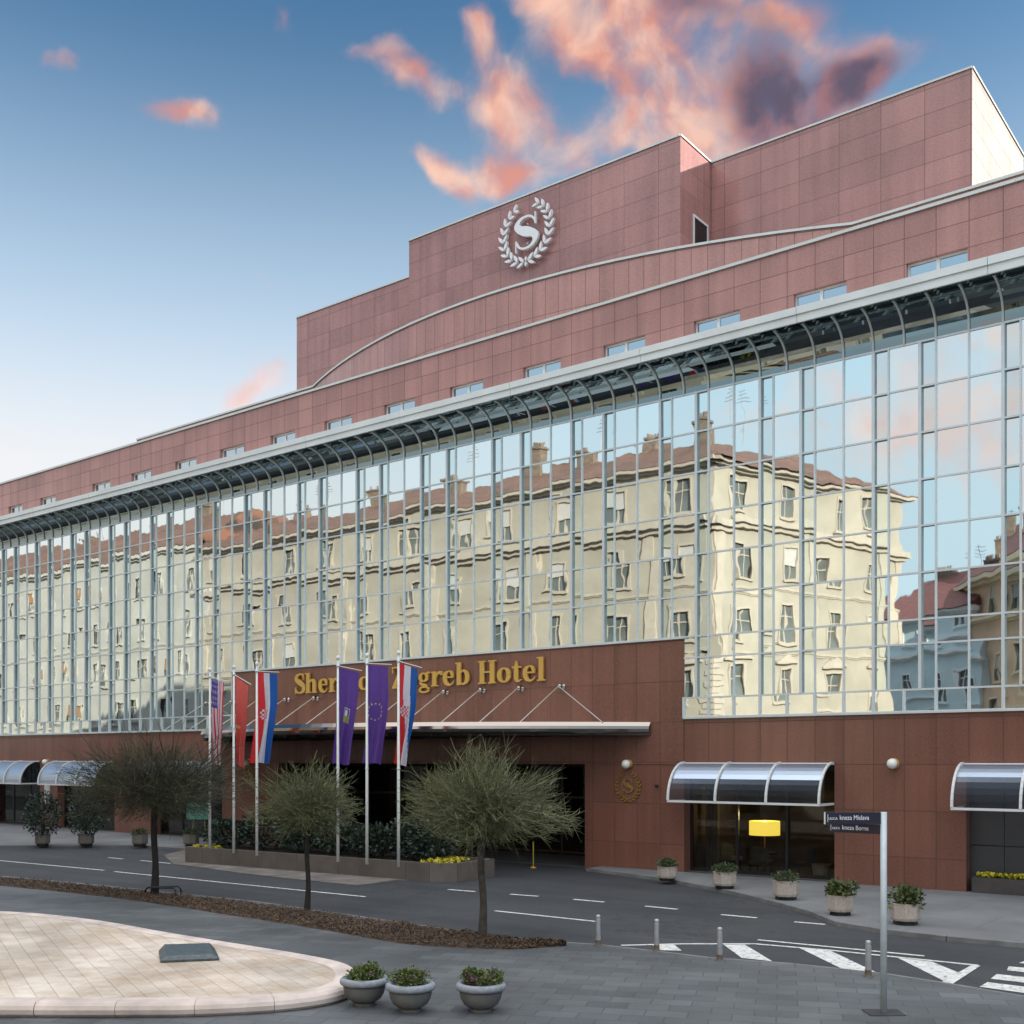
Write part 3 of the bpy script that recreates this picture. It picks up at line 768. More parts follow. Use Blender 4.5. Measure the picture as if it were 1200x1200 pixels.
# tower blocks
Z1 = 29.93
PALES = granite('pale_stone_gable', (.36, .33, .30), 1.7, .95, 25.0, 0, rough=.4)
def block(name, x0, x1, y0, y1, z1, side=None):
    mb = MB()
    mb.poly([(x0, y0, ZB - .3), (x1, y0, ZB - .3), (x1, y0, z1), (x0, y0, z1)])
    mb.poly([(x0, y1, ZB - .3), (x0, y0, ZB - .3), (x0, y0, z1), (x0, y1, z1)])
    if side is None: mb.poly([(x1, y0, ZB - .3), (x1, y1, ZB - .3), (x1, y1, z1), (x1, y0, z1)])
    else:
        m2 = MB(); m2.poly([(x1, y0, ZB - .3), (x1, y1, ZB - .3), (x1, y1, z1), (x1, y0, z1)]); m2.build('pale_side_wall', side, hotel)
    mb.poly([(x1, y1, ZB - .3), (x0, y1, ZB - .3), (x0, y1, z1), (x1, y1, z1)])
    mb.poly([(x0, y0, z1 - .02), (x1, y0, z1 - .02), (x1, y1, z1 - .02), (x0, y1, z1 - .02)])
    mb.build(name, G_TOP, hotel)
    mb = MB(); coping(mb, [(x0, y1), (x0, y0), (x1, y0), (x1, y1)], z1, out=.05, wd=.25, th=.08, piece=2.3); mb.build('tower_coping', COPING, hotel)
XT = -22.75
block('tower_wall', -38.15, XT, 7.02, 16, Z1)
block('tower_wall', -46.8, -38.17, 7.25, 16, 28.25)
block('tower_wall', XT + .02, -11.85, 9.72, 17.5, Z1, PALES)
# small window in the return of the tall block
o = sub('tower_window', hotel, (XT, 0, 0))
mb = MB(); y0, y1, z0, z1 = 7.9, 8.85, ZB - .2, 27.0
y0, y1, z0, z1 = 8.1, 9.4, 24.3, 27.1
mb.box(.0, .05, y0, y0 + .08, z0, z1); mb.box(.0, .05, y1 - .08, y1, z0, z1); mb.box(.0, .05, y0 + .08, y1 - .08, z1 - .1, z1); mb.box(.0, .05, y0 + .08, y1 - .08, z0 + 1.1, z0 + 1.2); mb.build('frame', WHITE, o)
mb = MB(); mb.box(.0, .02, y0 + .07, y1 - .07, z0, z1 - .05); mb.build('pane', DARKM, o)

# ---- entrance: recessed portal, doors
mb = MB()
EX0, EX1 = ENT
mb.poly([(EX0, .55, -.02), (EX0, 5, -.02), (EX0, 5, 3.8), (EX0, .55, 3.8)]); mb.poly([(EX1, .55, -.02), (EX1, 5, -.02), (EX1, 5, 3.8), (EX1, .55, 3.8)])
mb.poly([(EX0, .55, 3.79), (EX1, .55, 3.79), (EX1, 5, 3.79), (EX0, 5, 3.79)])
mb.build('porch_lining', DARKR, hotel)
o = sub('entrance_doors', hotel)
mb = MB()
n = 9
for i in range(n + 1):
    x = EX0 + (EX1 - EX0) * i / n; mb.box(x - .05, x + .05, 3.9, 4.0, 0, 3.78)
for z in (.12, 2.4, 3.7): mb.box(EX0, EX1, 3.92, 3.98, z - .05, z + .05)
mb.build('door_frame', DOORF, o)
mb = MB(); mb.box(EX0, EX1, 3.94, 3.955, 0, 3.78); mb.build('door_glass', SHOPGL, o)
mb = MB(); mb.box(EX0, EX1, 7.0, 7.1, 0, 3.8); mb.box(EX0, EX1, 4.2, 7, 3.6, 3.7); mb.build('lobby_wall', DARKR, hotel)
mb = MB(); mb.box(-33.2, -32.7, 5.0, 5.4, 1.5, 2.2); mb.build('lobby_light', emit('amber_light', (.9, .35, .08), .8), hotel)
mb = MB(); mb.box(EX0, EX1, .0, 3.9, -.01, .02); mb.build('porch_floor', mat('porch_stone', (.06, .06, .062), .6), hotel)

# ---- crescent entrance canopy hung from wall mounts
CX0, CX1, CB = -44.6, -20.0, 6.1
can = sub('entrance_canopy', hotel)
cm = (CX0 + CX1) / 2; hw_ = (CX1 - CX0) / 2
arcp = []
for i in range(49):
    t = -1 + 2 * i / 48
    arcp.append((cm + hw_ * t, -CB * (1 - abs(t) ** 2.2) - .04))
mb = MB()
CZ0, CZ1 = 4.88, 5.28
mb.poly([(x, y + .02, CZ1 - .02) for x, y in arcp]); mb.build('canopy_top', FRAME, can)
mb = MB(); mb.poly([(x, y + .02, CZ0 + .06) for x, y in arcp][::-1])
for i in range(3, 46, 3):
    x, y = arcp[i]; mb.box(x - .04, x + .04, y + .1, -.05, CZ0 - .08, CZ0 + .05)
for f in (.3, .6, .88):
    q = [(x, y * f) for x, y in arcp]
    for a, b in zip(q, q[1:]): mb.prism([(a[0], a[1] - .03), (b[0], b[1] - .03), (b[0], b[1] + .03), (a[0], a[1] + .03)], CZ0 - .06, CZ0 + .04)
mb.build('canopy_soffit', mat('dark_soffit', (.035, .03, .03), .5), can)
mb = MB()
pr = [(0, CZ0), (-.10, CZ0 + .06), (-.13, CZ0 + .16), (-.10, CZ0 + .26), (0, CZ1)]
for i in range(48):
    for (o0, za), (o1, zb) in zip(pr, pr[1:]):
        (ax, ay), (bx, by) = arcp[i], arcp[i + 1]
        mb.poly([(ax, ay + o0, za), (bx, by + o0, za), (bx, by + o1, zb), (ax, ay + o1, zb)])
m_, t_, p_ = new_mat('polished_steel_edge'); p_.inputs['Base Color'].default_value = (.34, .29, .25, 1); p_.inputs['Metallic'].default_value = 1; p_.inputs['Roughness'].default_value = .10
STEEL = m_
mb.build('canopy_edge', STEEL, can, smooth=True)
ROD = mat('steel_rod', (.62, .56, .5), .35, .5, .05)
mount_x = [wall_x(p) for p in (660, 612, 567, 524, 484)] + [wall_x(484) - 1.93 * i for i in range(1, 8)]
for i, x in enumerate(mount_x):
    mb = MB(); z = 6.68
    M4 = Matrix.Translation((x, -.03, z)) @ Matrix.Rotation(R(90), 4, 'X')
    mm = MB(); mm.lathe([(.13, 0), (.13, .03), (.045, .05), (.05, .10), (.09, .13), (.11, .19), (.09, .25), (.03, .29)], 14)
    mm.v = [tuple(M4 @ Vector(v)) for v in mm.v]; mm.build('rod_mount', STEEL, can, smooth=True)
    mb.tube([(x, -.3, z), (x, -2.7, CZ1 - .02)], .018, 6)
    if i == 0: mb.tube([(x, -.3, z), (x + 2.6, -1.3, CZ1 - .02)], .018, 6)
    mb.build('hanger_rod', ROD, can)

# ---- arched awnings
RIBW = mat('white_awning_frame', (.66, .66, .64), .4, 0, .05)
def awning(xa, xb, n=3):
    o = sub('awning', hotel, (xa, 0, 0)); W = xb - xa; ov = 1.1; z0, z1 = 2.56, 3.84
    arc = [(-ov * math.sin(t), z0 + .05 + (z1 - z0 - .05) * math.cos(t)) for t in [math.pi / 2 * i / 10 for i in range(11)]]
    # steeper front like the photo
    for i in range(n + 1):
        mb = MB(); x = W * i / n; x = min(max(x, .03), W - .03)
        for (y0, za), (y1, zb) in zip(arc, arc[1:]):
            dy, dz = y1 - y0, zb - za; l = math.hypot(dy, dz); ny, nz = dz / l * .06, -dy / l * .06
            a = [(x - .035, y0 - .05, za), (x + .035, y0 - .05, za), (x + .035, y1 - .05, zb), (x - .035, y1 - .05, zb)]
            b = [(q[0], q[1] + ny, q[2] + nz) for q in a]
            mb.poly(a); mb.poly(b); mb.poly([a[0], b[0], b[3], a[3]]); mb.poly([a[1], a[2], b[2], b[1]])
        mb.build('awning_rib', RIBW, o)
    mb = MB(); mb.box(0, W, -ov - .09, -ov - .01, z0 - .02, z0 + .05); mb.box(0, .06, -ov, -.02, z0 - .02, z0 + .05); mb.box(W - .06, W, -ov, -.02, z0 - .02, z0 + .05); mb.box(0, W, -.08, -.02, z1 - .04, z1 + .03)
    mb.build('awning_rail', RIBW, o)
    mb = MB()
    for (y0, za), (y1, zb) in zip(arc, arc[1:]): mb.poly([(.04, y0 - .035, za), (W - .04, y0 - .035, za), (W - .04, y1 - .035, zb), (.04, y1 - .035, zb)])
    mb.build('awning_panel', AWNGL, o, smooth=True)
for a, b in [W_R1, (W_R2[0] - .1, W_R2[1]), W_R3] + W_L: awning(a, b)

# ---- shop windows
ROOMW = mat('dim_brown_room', (.11, .08, .06), .8)
BLINDM = mat('grey_blind', (.16, .155, .13), .7); CURT = mat('beige_curtain', (.20, .17, .13), .9)
def shopwin(xa, xb, solid=False, z0=.1):
    o = sub('shop_window', hotel, (xa, 0, 0)); W = xb - xa
    mb = MB(); y = .42
    mb.box(0, .10, y, y + .08, z0, 3.8); mb.box(W - .10, W, y, y + .08, z0, 3.8)
    for i in (1, 2): mb.box(W * i / 3 - .05, W * i / 3 + .05, y, y + .08, z0, 3.8)
    mb.box(.1, W - .1, y + .005, y + .07, z0, z0 + .12); mb.box(.1, W - .1, y + .005, y + .07, 3.62, 3.8)
    mb.build('window_frame', DARKM, o)
    mb = MB(); mb.box(.05, W - .05, y + .03, y + .045, z0, 3.8); mb.build('window_pane', SHOPGL, o)
    mb = MB()
    mb.poly([(0, .55, z0 - .05), (0, 6, z0 - .05), (0, 6, 3.8), (0, .55, 3.8)]); mb.poly([(W, .55, z0 - .05), (W, 6, z0 - .05), (W, 6, 3.8), (W, .55, 3.8)])
    mb.poly([(0, 6, z0 - .05), (W, 6, z0 - .05), (W, 6, 3.8), (0, 6, 3.8)]); mb.poly([(0, .55, 3.79), (W, .55, 3.79), (W, 6, 3.79), (0, 6, 3.79)])
    mb.poly([(0, .1, z0), (W, .1, z0), (W, 6, z0), (0, 6, z0)])
    mb.build('room_lining', ROOMW, o)
    mb = MB()
    for k in range(3):
        xa2, xb2 = .12 + k * W / 3, W / 3 * (k + 1) - .07
        for q in range(9): mb.box(xa2, xb2, 1.0, 1.03, 3.72 - q * .085, 3.78 - q * .085)
    mb.build('slatted_blind', BLINDM, o)
    mb = MB()
    for q in range(7): mb.tube([(.25 + .07 * q, 1.2 + .04 * (q % 2), z0), (.25 + .07 * q, 1.2 + .04 * (q % 2), 3.7)], .045, 6)
    mb.build('curtain', CURT, o)
    return o
shopwin(*W_R1, z0=.12); shopwin(*W_R3, z0=.12)
for a, b in W_L: shopwin(a, b, z0=.11)
# closed grey panels in the right-hand bay with a stone trough below
o = sub('panelled_bay', hotel, (W_R2[0], 0, 0)); W = W_R2[1] - W_R2[0]
PAN = mat('dark_grey_panel', (.045, .047, .05), .3, 0, .12, .8)
mb = MB()
xs_ = [0, .95, 1.9, 2.85, 3.8, 4.75, W]
for a, b in zip(xs_, xs_[1:]):
    for za, zb in ((.1, 1.45), (1.47, 3.8)): mb.box(a + .008, b - .008, .40, .45, za, zb - .01)
mb.build('panel', PAN, o)
mb = MB(); mb.box(.0, W, .46, .5, 0, 3.8); mb.build('panel_backing', DARKM, o)

# ------------------------------------------------------------------ gilded letters and emblems
def ribbon(mb, pts, tf, y0, y1, mi=0, n=7):
    c = crom(pts, n); Lp, Rp = [], []
    for i, p in enumerate(c):
        q0, q1 = c[max(i - 1, 0)], c[min(i + 1, len(c) - 1)]
        dx, dy = q1[0] - q0[0], q1[1] - q0[1]; l = math.hypot(dx, dy) or 1
        nx, ny = -dy / l * p[2] / 2, dx / l * p[2] / 2
        Lp.append((p[0] + nx, p[1] + ny)); Rp.append((p[0] - nx, p[1] - ny))
    def V(p, y): x, z = tf(*p); return (x, y, z)
    for i in range(len(c) - 1):
        mb.poly([V(Lp[i], y0), V(Rp[i], y0), V(Rp[i + 1], y0), V(Lp[i + 1], y0)], mi)
        mb.poly([V(Lp[i], y0), V(Lp[i + 1], y0), V(Lp[i + 1], y1), V(Lp[i], y1)], mi)
        mb.poly([V(Rp[i], y0), V(Rp[i], y1), V(Rp[i + 1], y1), V(Rp[i + 1], y0)], mi)
    for i in (0, len(c) - 1): mb.poly([V(Lp[i], y0), V(Lp[i], y1), V(Rp[i], y1), V(Rp[i], y0)], mi)
def ell(cx, cy, rx, ry, wt, wb):
    return [(cx + rx * math.cos(t), cy + ry * math.sin(t), wb + (wt - wb) * abs(math.cos(t)) ** 1.5) for t in [2 * math.pi * i / 14 for i in range(15)]]
GL = {
 'S': (.64, [[(.54, .76, .05), (.49, .90, .07), (.33, .97, .08), (.15, .88, .15), (.12, .70, .19), (.32, .54, .25), (.53, .36, .20), (.54, .14, .17), (.34, .03, .08), (.14, .08, .07), (.07, .24, .05)]], [(.51, .56, .67, 1.0), (.04, .09, 0, .33)]),
 's_emblem': (.64, [[(.555, .70, .02), (.52, .84, .05), (.40, .955, .06), (.22, .95, .075), (.10, .83, .12), (.12, .68, .18), (.32, .53, .27), (.53, .38, .19), (.55, .20, .12), (.43, .06, .075), (.26, .04, .06), (.12, .14, .05), (.07, .29, .02)]], [(.545, .57, .67, 1.02), (.045, .07, -.02, .33)]),
 'h': (.76, [[(.24, .48, .06), (.36, .63, .10), (.50, .60, .16), (.54, .42, .19), (.54, .02, .19)]], [(.08, .27, 0, 1), (.02, .34, 0, .06), (.01, .1, .94, 1), (.39, .70, 0, .06)]),
 'n': (.76, [[(.24, .48, .06), (.36, .63, .10), (.50, .60, .16), (.54, .42, .19), (.54, .02, .19)]], [(.08, .27, 0, .67), (.02, .34, 0, .06), (.01, .1, .61, .67), (.39, .70, 0, .06)]),
 'e': (.62, [[(.50, .40, .11), (.44, .58, .13), (.31, .645, .06), (.15, .53, .17), (.13, .32, .19), (.19, .12, .17), (.35, .03, .09), (.49, .10, .05), (.55, .20, .03)]], [(.15, .54, .34, .41)]),
 'r': (.56, [[(.26, .42, .05), (.36, .60, .09), (.49, .59, .16), (.51, .50, .12)]], [(.08, .27, 0, .67), (.02, .36, 0, .06), (.01, .1, .61, .67)]),
 'a': (.64, [[(.11, .47, .13), (.14, .58, .12), (.26, .64, .07), (.40, .60, .14), (.44, .46, .18), (.44, .12, .18), (.50, .03, .09), (.59, .07, .05)], [(.42, .40, .05), (.22, .33, .12), (.13, .18, .18), (.21, .05, .12), (.38, .12, .06)]], []),
 't': (.48, [[(.22, .92, .02), (.22, .72, .13), (.22, .5, .18), (.22, .16, .18), (.30, .04, .10), (.44, .10, .04)]], [(.04, .43, .60, .67)]),
 'o': (.64, [ell(.32, .33, .21, .29, .20, .06)], []),
 'Z': (.74, [[(.58, .96, .19), (.16, .04, .19)]], [(.08, .66, .93, 1), (.06, .68, 0, .07), (.06, .11, .70, 1), (.64, .69, 0, .32)]),
 'g': (.64, [ell(.28, .44, .17, .18, .16, .06), ell(.31, -.12, .22, .12, .09, .08), [(.18, .27, .06), (.13, .17, .1), (.30, .09, .13), (.46, .04, .12)], [(.40, .58, .05), (.50, .65, .08), (.58, .62, .10)]], []),
 'b': (.70, [[(.24, .12, .05), (.36, .03, .07), (.52, .14, .16), (.57, .33, .19), (.52, .53, .16), (.38, .64, .08), (.24, .52, .05)]], [(.08, .27, 0, 1), (.01, .1, .94, 1)]),
 'H': (.86, [], [(.09, .29, 0, 1), (.55, .75, 0, 1), (.28, .56, .47, .54), (.02, .36, 0, .06), (.02, .36, .94, 1), (.48, .82, 0, .06), (.48, .82, .94, 1)]),
 'l': (.38, [], [(.09, .28, 0, 1), (.02, .36, 0, .06), (.01, .1, .94, 1)]),
}
GOLD = mat('gilded_letters', (.62, .38, .09), .35, .35, .06, 2)
GOLDS = mat('gilt_side', (.34, .20, .06), .5, .3, .06, 2)
def draw_glyph(ch, mb, ox, oz, sx, sz, y0, y1):
    adv, rib, boxes = GL[ch]
    tf = lambda x, z: (ox + x * sx, oz + z * sz)
    e_ = 0
    for r in rib: ribbon(mb, r, tf, y0 - e_, y1); e_ += .0015
    for a, b, c, d in boxes:
        (xa, za), (xb, zb) = tf(a, c), tf(b, d); mb.box(xa, xb, y0 - e_, y1, za, zb); e_ += .0015
    return adv
text = 'Sheraton Zagreb Hotel'
xL, xR2 = wall_x(348), wall_x(641)
tw = sum(.36 if c == ' ' else GL[c][0] for c in text) - .04
sx = (xR2 - xL) / tw; cap = .90
sign = thing('hotel_name_sign', (xL, -.03, 6.93), 'raised gold serif letters spelling the hotel name over the entrance canopy', 'sign')
x = 0
for c in text:
    if c == ' ': x += .36 * sx; continue
    mb = MB(); adv = draw_glyph(c, mb, 0, 0, sx, cap, -.13, -.05)
    o = mb.build('letter', GOLD, sign); o.location = (x, 0, 0); x += adv * sx
def wreath(parent, Rr, wm, mats, y0, y1, ssz, name='leaf_wreath', nl=10, S_=True):
    mb = MB()
    for side in (-1, 1):
        for i in range(nl):
            th = R(-90) + side * R(12 + i * 142 / (nl - 1))     # from the bottom up each side
            c = Vector((Rr * wm * math.cos(th), Rr * math.sin(th)))
            tg = Vector((-math.sin(th) * wm, math.cos(th))) * side; tg.normalize()
            sc_ = 1.0 - .45 * max(0, (i - 5) / nl)
            for k in (-1, 1):
                nn = Vector((-tg.y, tg.x)) * k
                ln = .33 * Rr / 1.0 * sc_
                base_ = c - tg * ln * .35; d = (tg * .80 + nn * .60).normalized(); w_ = ln * .165
                pn = Vector((-d.y, d.x))
                tip = base_ + d * ln
                shp = [base_, base_ + d * ln * .35 + pn * w_, base_ + d * ln * .7 + pn * w_ * .8, tip, base_ + d * ln * .7 - pn * w_ * .8, base_ + d * ln * .35 - pn * w_]
                mb.poly([(p.x, y0, p.y) for p in shp])
                for a, b in zip(shp, shp[1:] + shp[:1]): mb.poly([(a.x, y0, a.y), (b.x, y0, b.y), (b.x, y1, b.y), (a.x, y1, a.y)])
    for dz in (-1, 1):
        c = (0, -Rr + dz * .09 * Rr)
        shp = [(c[0], c[1] + .09 * Rr), (c[0] + .045 * Rr, c[1]), (c[0], c[1] - .09 * Rr), (c[0] - .045 * Rr, c[1])]
        mb.poly([(p[0], y0, p[1]) for p in shp])
        for a, b in zip(shp, shp[1:] + shp[:1]): mb.poly([(a[0], y0, a[1]), (b[0], y0, b[1]), (b[0], y1, b[1]), (a[0], y1, a[1])])
    mb.build(name, mats, parent)
    mb = MB()
    draw_glyph('s_emblem', mb, -.31 * ssz * 1.42, -.5 * ssz, ssz * 1.42, ssz, y0, y1); mb.build('letter', mats, parent)
WEMB = mat('white_emblem', (.80, .80, .80), .45, 0, .03)
DT = DC + 7.02
em = thing('wall_emblem', (wall_x(620, DT), 7.02, HC + (889 - 275) / 1698 / (SN / DT)), 'large white laurel wreath around a letter on the upper tower wall', 'emblem')
wreath(em, 1.33, 1.0, WEMB, -.28, -.14, 1.55)
mb = MB()
for sx_, sz_ in ((0, 1.4 * 0 + .45), (0, -.45)): mb.tube([(sx_, -.15, sz_), (sx_, 0, sz_)], .03, 6)
mb.build('stand_off', WEMB, em)
ge = thing('wall_emblem', (wall_x(736.5), -.03, HC - (921 - 889) / (736.5 + 1078) / (SN / DC)), 'small faded gold laurel wreath emblem right of the hotel entrance', 'emblem')
wreath(ge, .50, .92, mat('dull_gold', (.30, .17, .04), .5, .3, .2, 6), -.02, -.0, .5)
ge2 = thing('wall_emblem', (wall_x(294), -.03, HC - (907 - 889) / (294 + 1078) / (SN / DC)), 'small faded gold laurel wreath emblem left of the hotel entrance', 'emblem')
wreath(ge2, .50, .92, bpy.data.materials['dull_gold'], -.02, -.0, .5)

# globe wall lamps
GLOBE = mat('opal_globe', (.80, .78, .72), .3, 0, .02)
BRASS = mat('brass_ring', (.45, .27, .08), .35, .6, .1)
def wall_lamp(px, py, label, y=0.0):
    xx = wall_x(px); z = HC + (889 - py) / (px + 1078) / (SN / DC)
    t = thing('wall_lamp', (xx, y, z), label, 'wall lamp', 'opal globe lamps on the granite wall')
    mb = MB(); mb.lathe([(.17, 0), (.17, .05), (.10, .07)], 18); M4 = Matrix.Rotation(R(90), 4, 'X'); mb.v = [tuple(M4 @ Vector(v)) for v in mb.v]; mb.build('mounting_ring', BRASS, t, smooth=False)
    mb = MB(); mb.ball((0, -.20, 0), .16, seg=18); mb.build('globe', GLOBE, t, smooth=True)
wall_lamp(1048, 895, 'white globe lamp on the granite pier between the two right-hand awnings')
wall_lamp(737.5, 895.5, 'white globe lamp directly above the gold wreath emblem right of the entrance', -.03)
wall_lamp(293, 893.5, 'white globe lamp directly above the gold wreath left of the entrance', -.03)
wall_lamp(157, 893, 'white globe lamp over the pier behind the largest dark tree')
wall_lamp(56.5, 893, 'white globe lamp in the gap between the two leftmost awnings')
mb = MB(); mb.ball((0, -.12, 0), .06, seg=10); mb.tube([(0, 0, 0), (0, -.12, 0)], .03, 6); o = mb.build('spotlight', DARKM); o.location = (wall_x(771), 0, 3.05); tag(o, 'tiny black spotlight on the wall beside the arched awning', 'spotlight')
mb = MB(); mb.box(-.28, .28, -.03, 0, -.55, .55); mb.box(-.20, .20, -.035, -.028, -.45, -.1); o = mb.build('wall_plaque', mat('pale_plaque', (.5, .5, .48), .5, 0, .3, 9)); o.location = (wall_x(55.5), 0, 1.95); tag(o, 'small pale plaque fixed to the pier below the leftmost globe lamp', 'plaque')

# ------------------------------------------------------------------ planter with flagpoles
STONEP = mat('planter_granite', (.12, .10, .085), .7, 0, .18, 1.5, .002, 40)
SOIL = mat('soil', (.03, .022, .016), .95, 0, .4, 8, .02, 30)
a, b = ground_at(217, 1011), ground_at(503, 1034); c = ground_at(523, 1030.5)
d = (b - a).normalized(); nn = Vector((-d.y, d.x, 0)); WPL = 2.6
t = thing('flag_planter', (0, 0, 0), 'long low granite trough under the flagpoles', 'planter')
outl = [a, b, b + nn * .5 + d * .75, b + nn * (WPL) + d * .75, a + nn * WPL]
h = .62
mb = MB()
Lf = (b - a).length; k = int(Lf / .95)
for j in range(k):
    p = a + d * (Lf * j / k + .005); q = a + d * (Lf * (j + 1) / k - .005)
    mb.prism([(p.x, p.y), (q.x, q.y), (q.x + nn.x * .14, q.y + nn.y * .14), (p.x + nn.x * .14, p.y + nn.y * .14)], 0, h)
mb.build('front_slab', STONEP, t)
mb = MB()
for i in (1, 2, 3, 4):
    p, q = outl[i], outl[(i + 1) % 5]
    dd = (q - p).normalized(); n2 = Vector((-dd.y, dd.x, 0))
    mb.prism([(v.x, v.y) for v in (p + dd * .01, q - dd * .01, q + n2 * .14 - dd * .01, p + n2 * .14 + dd * .01)], 0, h - .004)
mb.build('side_slab', STONEP, t)
mb = MB(); cc = sum(outl, Vector()) / 5; mb.poly([(v + (cc - v).normalized() * .1).to_tuple()[:2] + (h - .1,) for v in outl]); mb.build('soil', SOIL, t)

def leaves(mb, c, rad, n, size, mi=0, flat=.0, shell=.55, seed=None, power=2):
    rnd = random.Random(seed if seed is not None else n)
    for _ in range(n):
        while True:
            v = Vector((rnd.uniform(-1, 1), rnd.uniform(-1, 1), rnd.uniform(-1, 1)))
            if shell < v.length <= 1: break
        # lumpy outline
        lump = 1 + .28 * MN.noise(Vector((v.x * 2.3, v.y * 2.3, v.z * 2.3)) + Vector(c))
        p = Vector((c[0] + v.x * rad[0] * lump, c[1] + v.y * rad[1] * lump, c[2] + v.z * rad[2] * lump))
        if flat and p.z < c[2] - flat: continue
        s = size * rnd.uniform(.6, 1.4)
        d = (v.normalized() + Vector((rnd.uniform(-.9, .9), rnd.uniform(-.9, .9), rnd.uniform(-.4, .9)))).normalized()
        a_ = d.cross(Vector((rnd.uniform(-1, 1), rnd.uniform(-1, 1), rnd.uniform(-1, 1)))).normalized()
        mb.poly([p, p + d * s * .5 + a_ * s * .28, p + d * s, p + d * s * .5 - a_ * s * .28], mi)
# hedge shrubs
def shrub(name, loc, rad, n, size, m, label, cat='shrub', group=None, seed=1, stemh=.2):
    t = thing(name, loc, label, cat, group)
    mb = MB(); leaves(mb, (0, 0, rad[2] * .9 + stemh), rad, n, size, seed=seed, shell=.35); mb.build('foliage', m, t)
    mb = MB(); r_ = random.Random(seed)
    for k in range(7):
        an = r_.uniform(0, 6.28); q = Vector((math.cos(an) * rad[0] * .5, math.sin(an) * rad[1] * .5, rad[2] * 1.2 + stemh))
        mb.tube([(0, 0, 0), (q.x * .4, q.y * .4, q.z * .5), q], [.02, .014, .006], 5)
    mb.build('stem', BARKD, t)
    return t
hl = [(.065, 'leftmost evergreen shrub in the flag trough beside the first flagpole'), (.22, 'dark evergreen shrub between the second and third flagpoles'), (.40, 'dark evergreen shrub just right of the third flagpole'), (.55, 'low dark evergreen shrub behind the middle twiggy tree'),
      (.70, 'dark evergreen shrub between the fourth and fifth flagpoles'), (.84, 'dense evergreen shrub left of the last flagpole'), (.93, 'rightmost rounded evergreen shrub in the flag trough')]
for i, (s, lab) in enumerate(hl):
    p = a.lerp(b, s) + nn * (1.35 + .2 * (i % 2)); hh = [.75, .95, .95, .8, .8, 1.05, .95][i]
    shrub('evergreen_shrub', (p.x, p.y, h - .12), (1.05, .75, hh * .62), 1500, .14, LEAFD, lab, 'shrub', 'evergreen shrubs in the flag trough', 10 + i)
def flowers(name, pts_fn, n, z, label, m=FLOWY):
    mb = MB(); r_ = random.Random(n)
    for _ in range(n):
        x, y = pts_fn(r_); zz = z + r_.uniform(0, .10); s = r_.uniform(.03, .06)
        u = Vector((r_.uniform(-1, 1), r_.uniform(-1, 1), r_.uniform(.0, 1))).normalized() * s; v = u.cross(Vector((r_.uniform(-1, 1), r_.uniform(-1, 1), .3))).normalized() * s
        mi = 0 if r_.random() < .55 else 1
        if mi: zz -= .06
        p = Vector((x, y, zz)); mb.poly([p - u, p - v, p + u, p + v], mi)
    o = mb.build(name, [m, LEAFG]); kind(tag(o, label, 'flowers'), 'stuff'); return o
flowers('yellow_flowers', lambda r: tuple((a.lerp(b, r.uniform(.955, 1.03)) + nn * r.uniform(.2, 1.8)).to_tuple()[:2]), 700, h - .02, 'yellow flowers at the right end of the flag trough')
flowers('yellow_flowers', lambda r: tuple((a.lerp(b, r.uniform(.01, .13)) + nn * r.uniform(.2, .6)).to_tuple()[:2]), 300, h - .04, 'few yellow flowers at the left end of the flag trough')

# flagpoles and flags
POLE = mat('white_flagpole', (.70, .70, .66), .4, 0, .05)
FM = {k: mat('flag_' + k, c, .75, 0, .04, 5) for k, c in dict(red=(.74, .035, .045), white=(.68, .68, .74), blue=(.015, .11, .42), violet=(.13, .06, .32), indigo=(.07, .04, .24), coral=(.70, .13, .11), gold=(.62, .52, .2), green=(.3, .38, .05), pale=(.5, .47, .62), canton=(.10, .07, .32)).items()}
for m_ in FM.values():    # thin cloth lets some light through
    t_ = m_.node_tree; p_ = t_.nodes['Principled BSDF']; out_ = t_.nodes['Material Output']
    tl = t_.nodes.new('ShaderNodeBsdfTranslucent'); t_.links.new(p_.inputs['Base Color'].links[0].from_socket, tl.inputs[0])
    mx = t_.nodes.new('ShaderNodeMixShader'); mx.inputs[0].default_value = .35
    t_.links.new(p_.outputs[0], mx.inputs[1]); t_.links.new(tl.outputs[0], mx.inputs[2]); t_.links.new(mx.outputs[0], out_.inputs[0])
def checker(u, v, uc, vc, w_, h_):
    if abs(u - uc) < w_ and abs(v - vc) < h_:
        return 'red' if (int((u - uc + w_) / (w_ * .4)) + int((v - vc + h_) / (h_ * .4))) % 2 == 0 else 'white'
    return None
def f_us(u, v):
    if v < .33 and u < .54:
        return 'pale' if (int(u * 22) + int(v * 30)) % 2 == 0 and (int(u * 22) % 2 == 0) else 'canton'
    return 'red' if int(u * 13) % 2 == 0 else 'white'
def f_cro(u, v):
    k = checker(u, v, .34, .46, .19, .055)
    if k: return k
    return 'red' if u < 1 / 3 else ('white' if u < 2 / 3 else 'blue')
def f_twist(u, v):
    k = checker(u, v, .40, .46, .17, .05)
    if k: return k
    q = u - .55 * max(0, v - .30)
    return 'red' if q < .30 else ('white' if q < .64 else 'blue')
def f_coral(u, v):
    if ((u - .3) / .12) ** 2 + ((v - .55) / .02) ** 2 < 1: return 'gold'
    return 'coral'
def f_crest(u, v):
    if abs(u - .45) < .2 and .40 < v < .56:
        if abs(u - .45) > .165 or v < .412: return 'pale'
        return 'green' if v > .49 else ('white' if abs(u - .45) < .12 and v > .43 else 'violet')
    return 'violet'
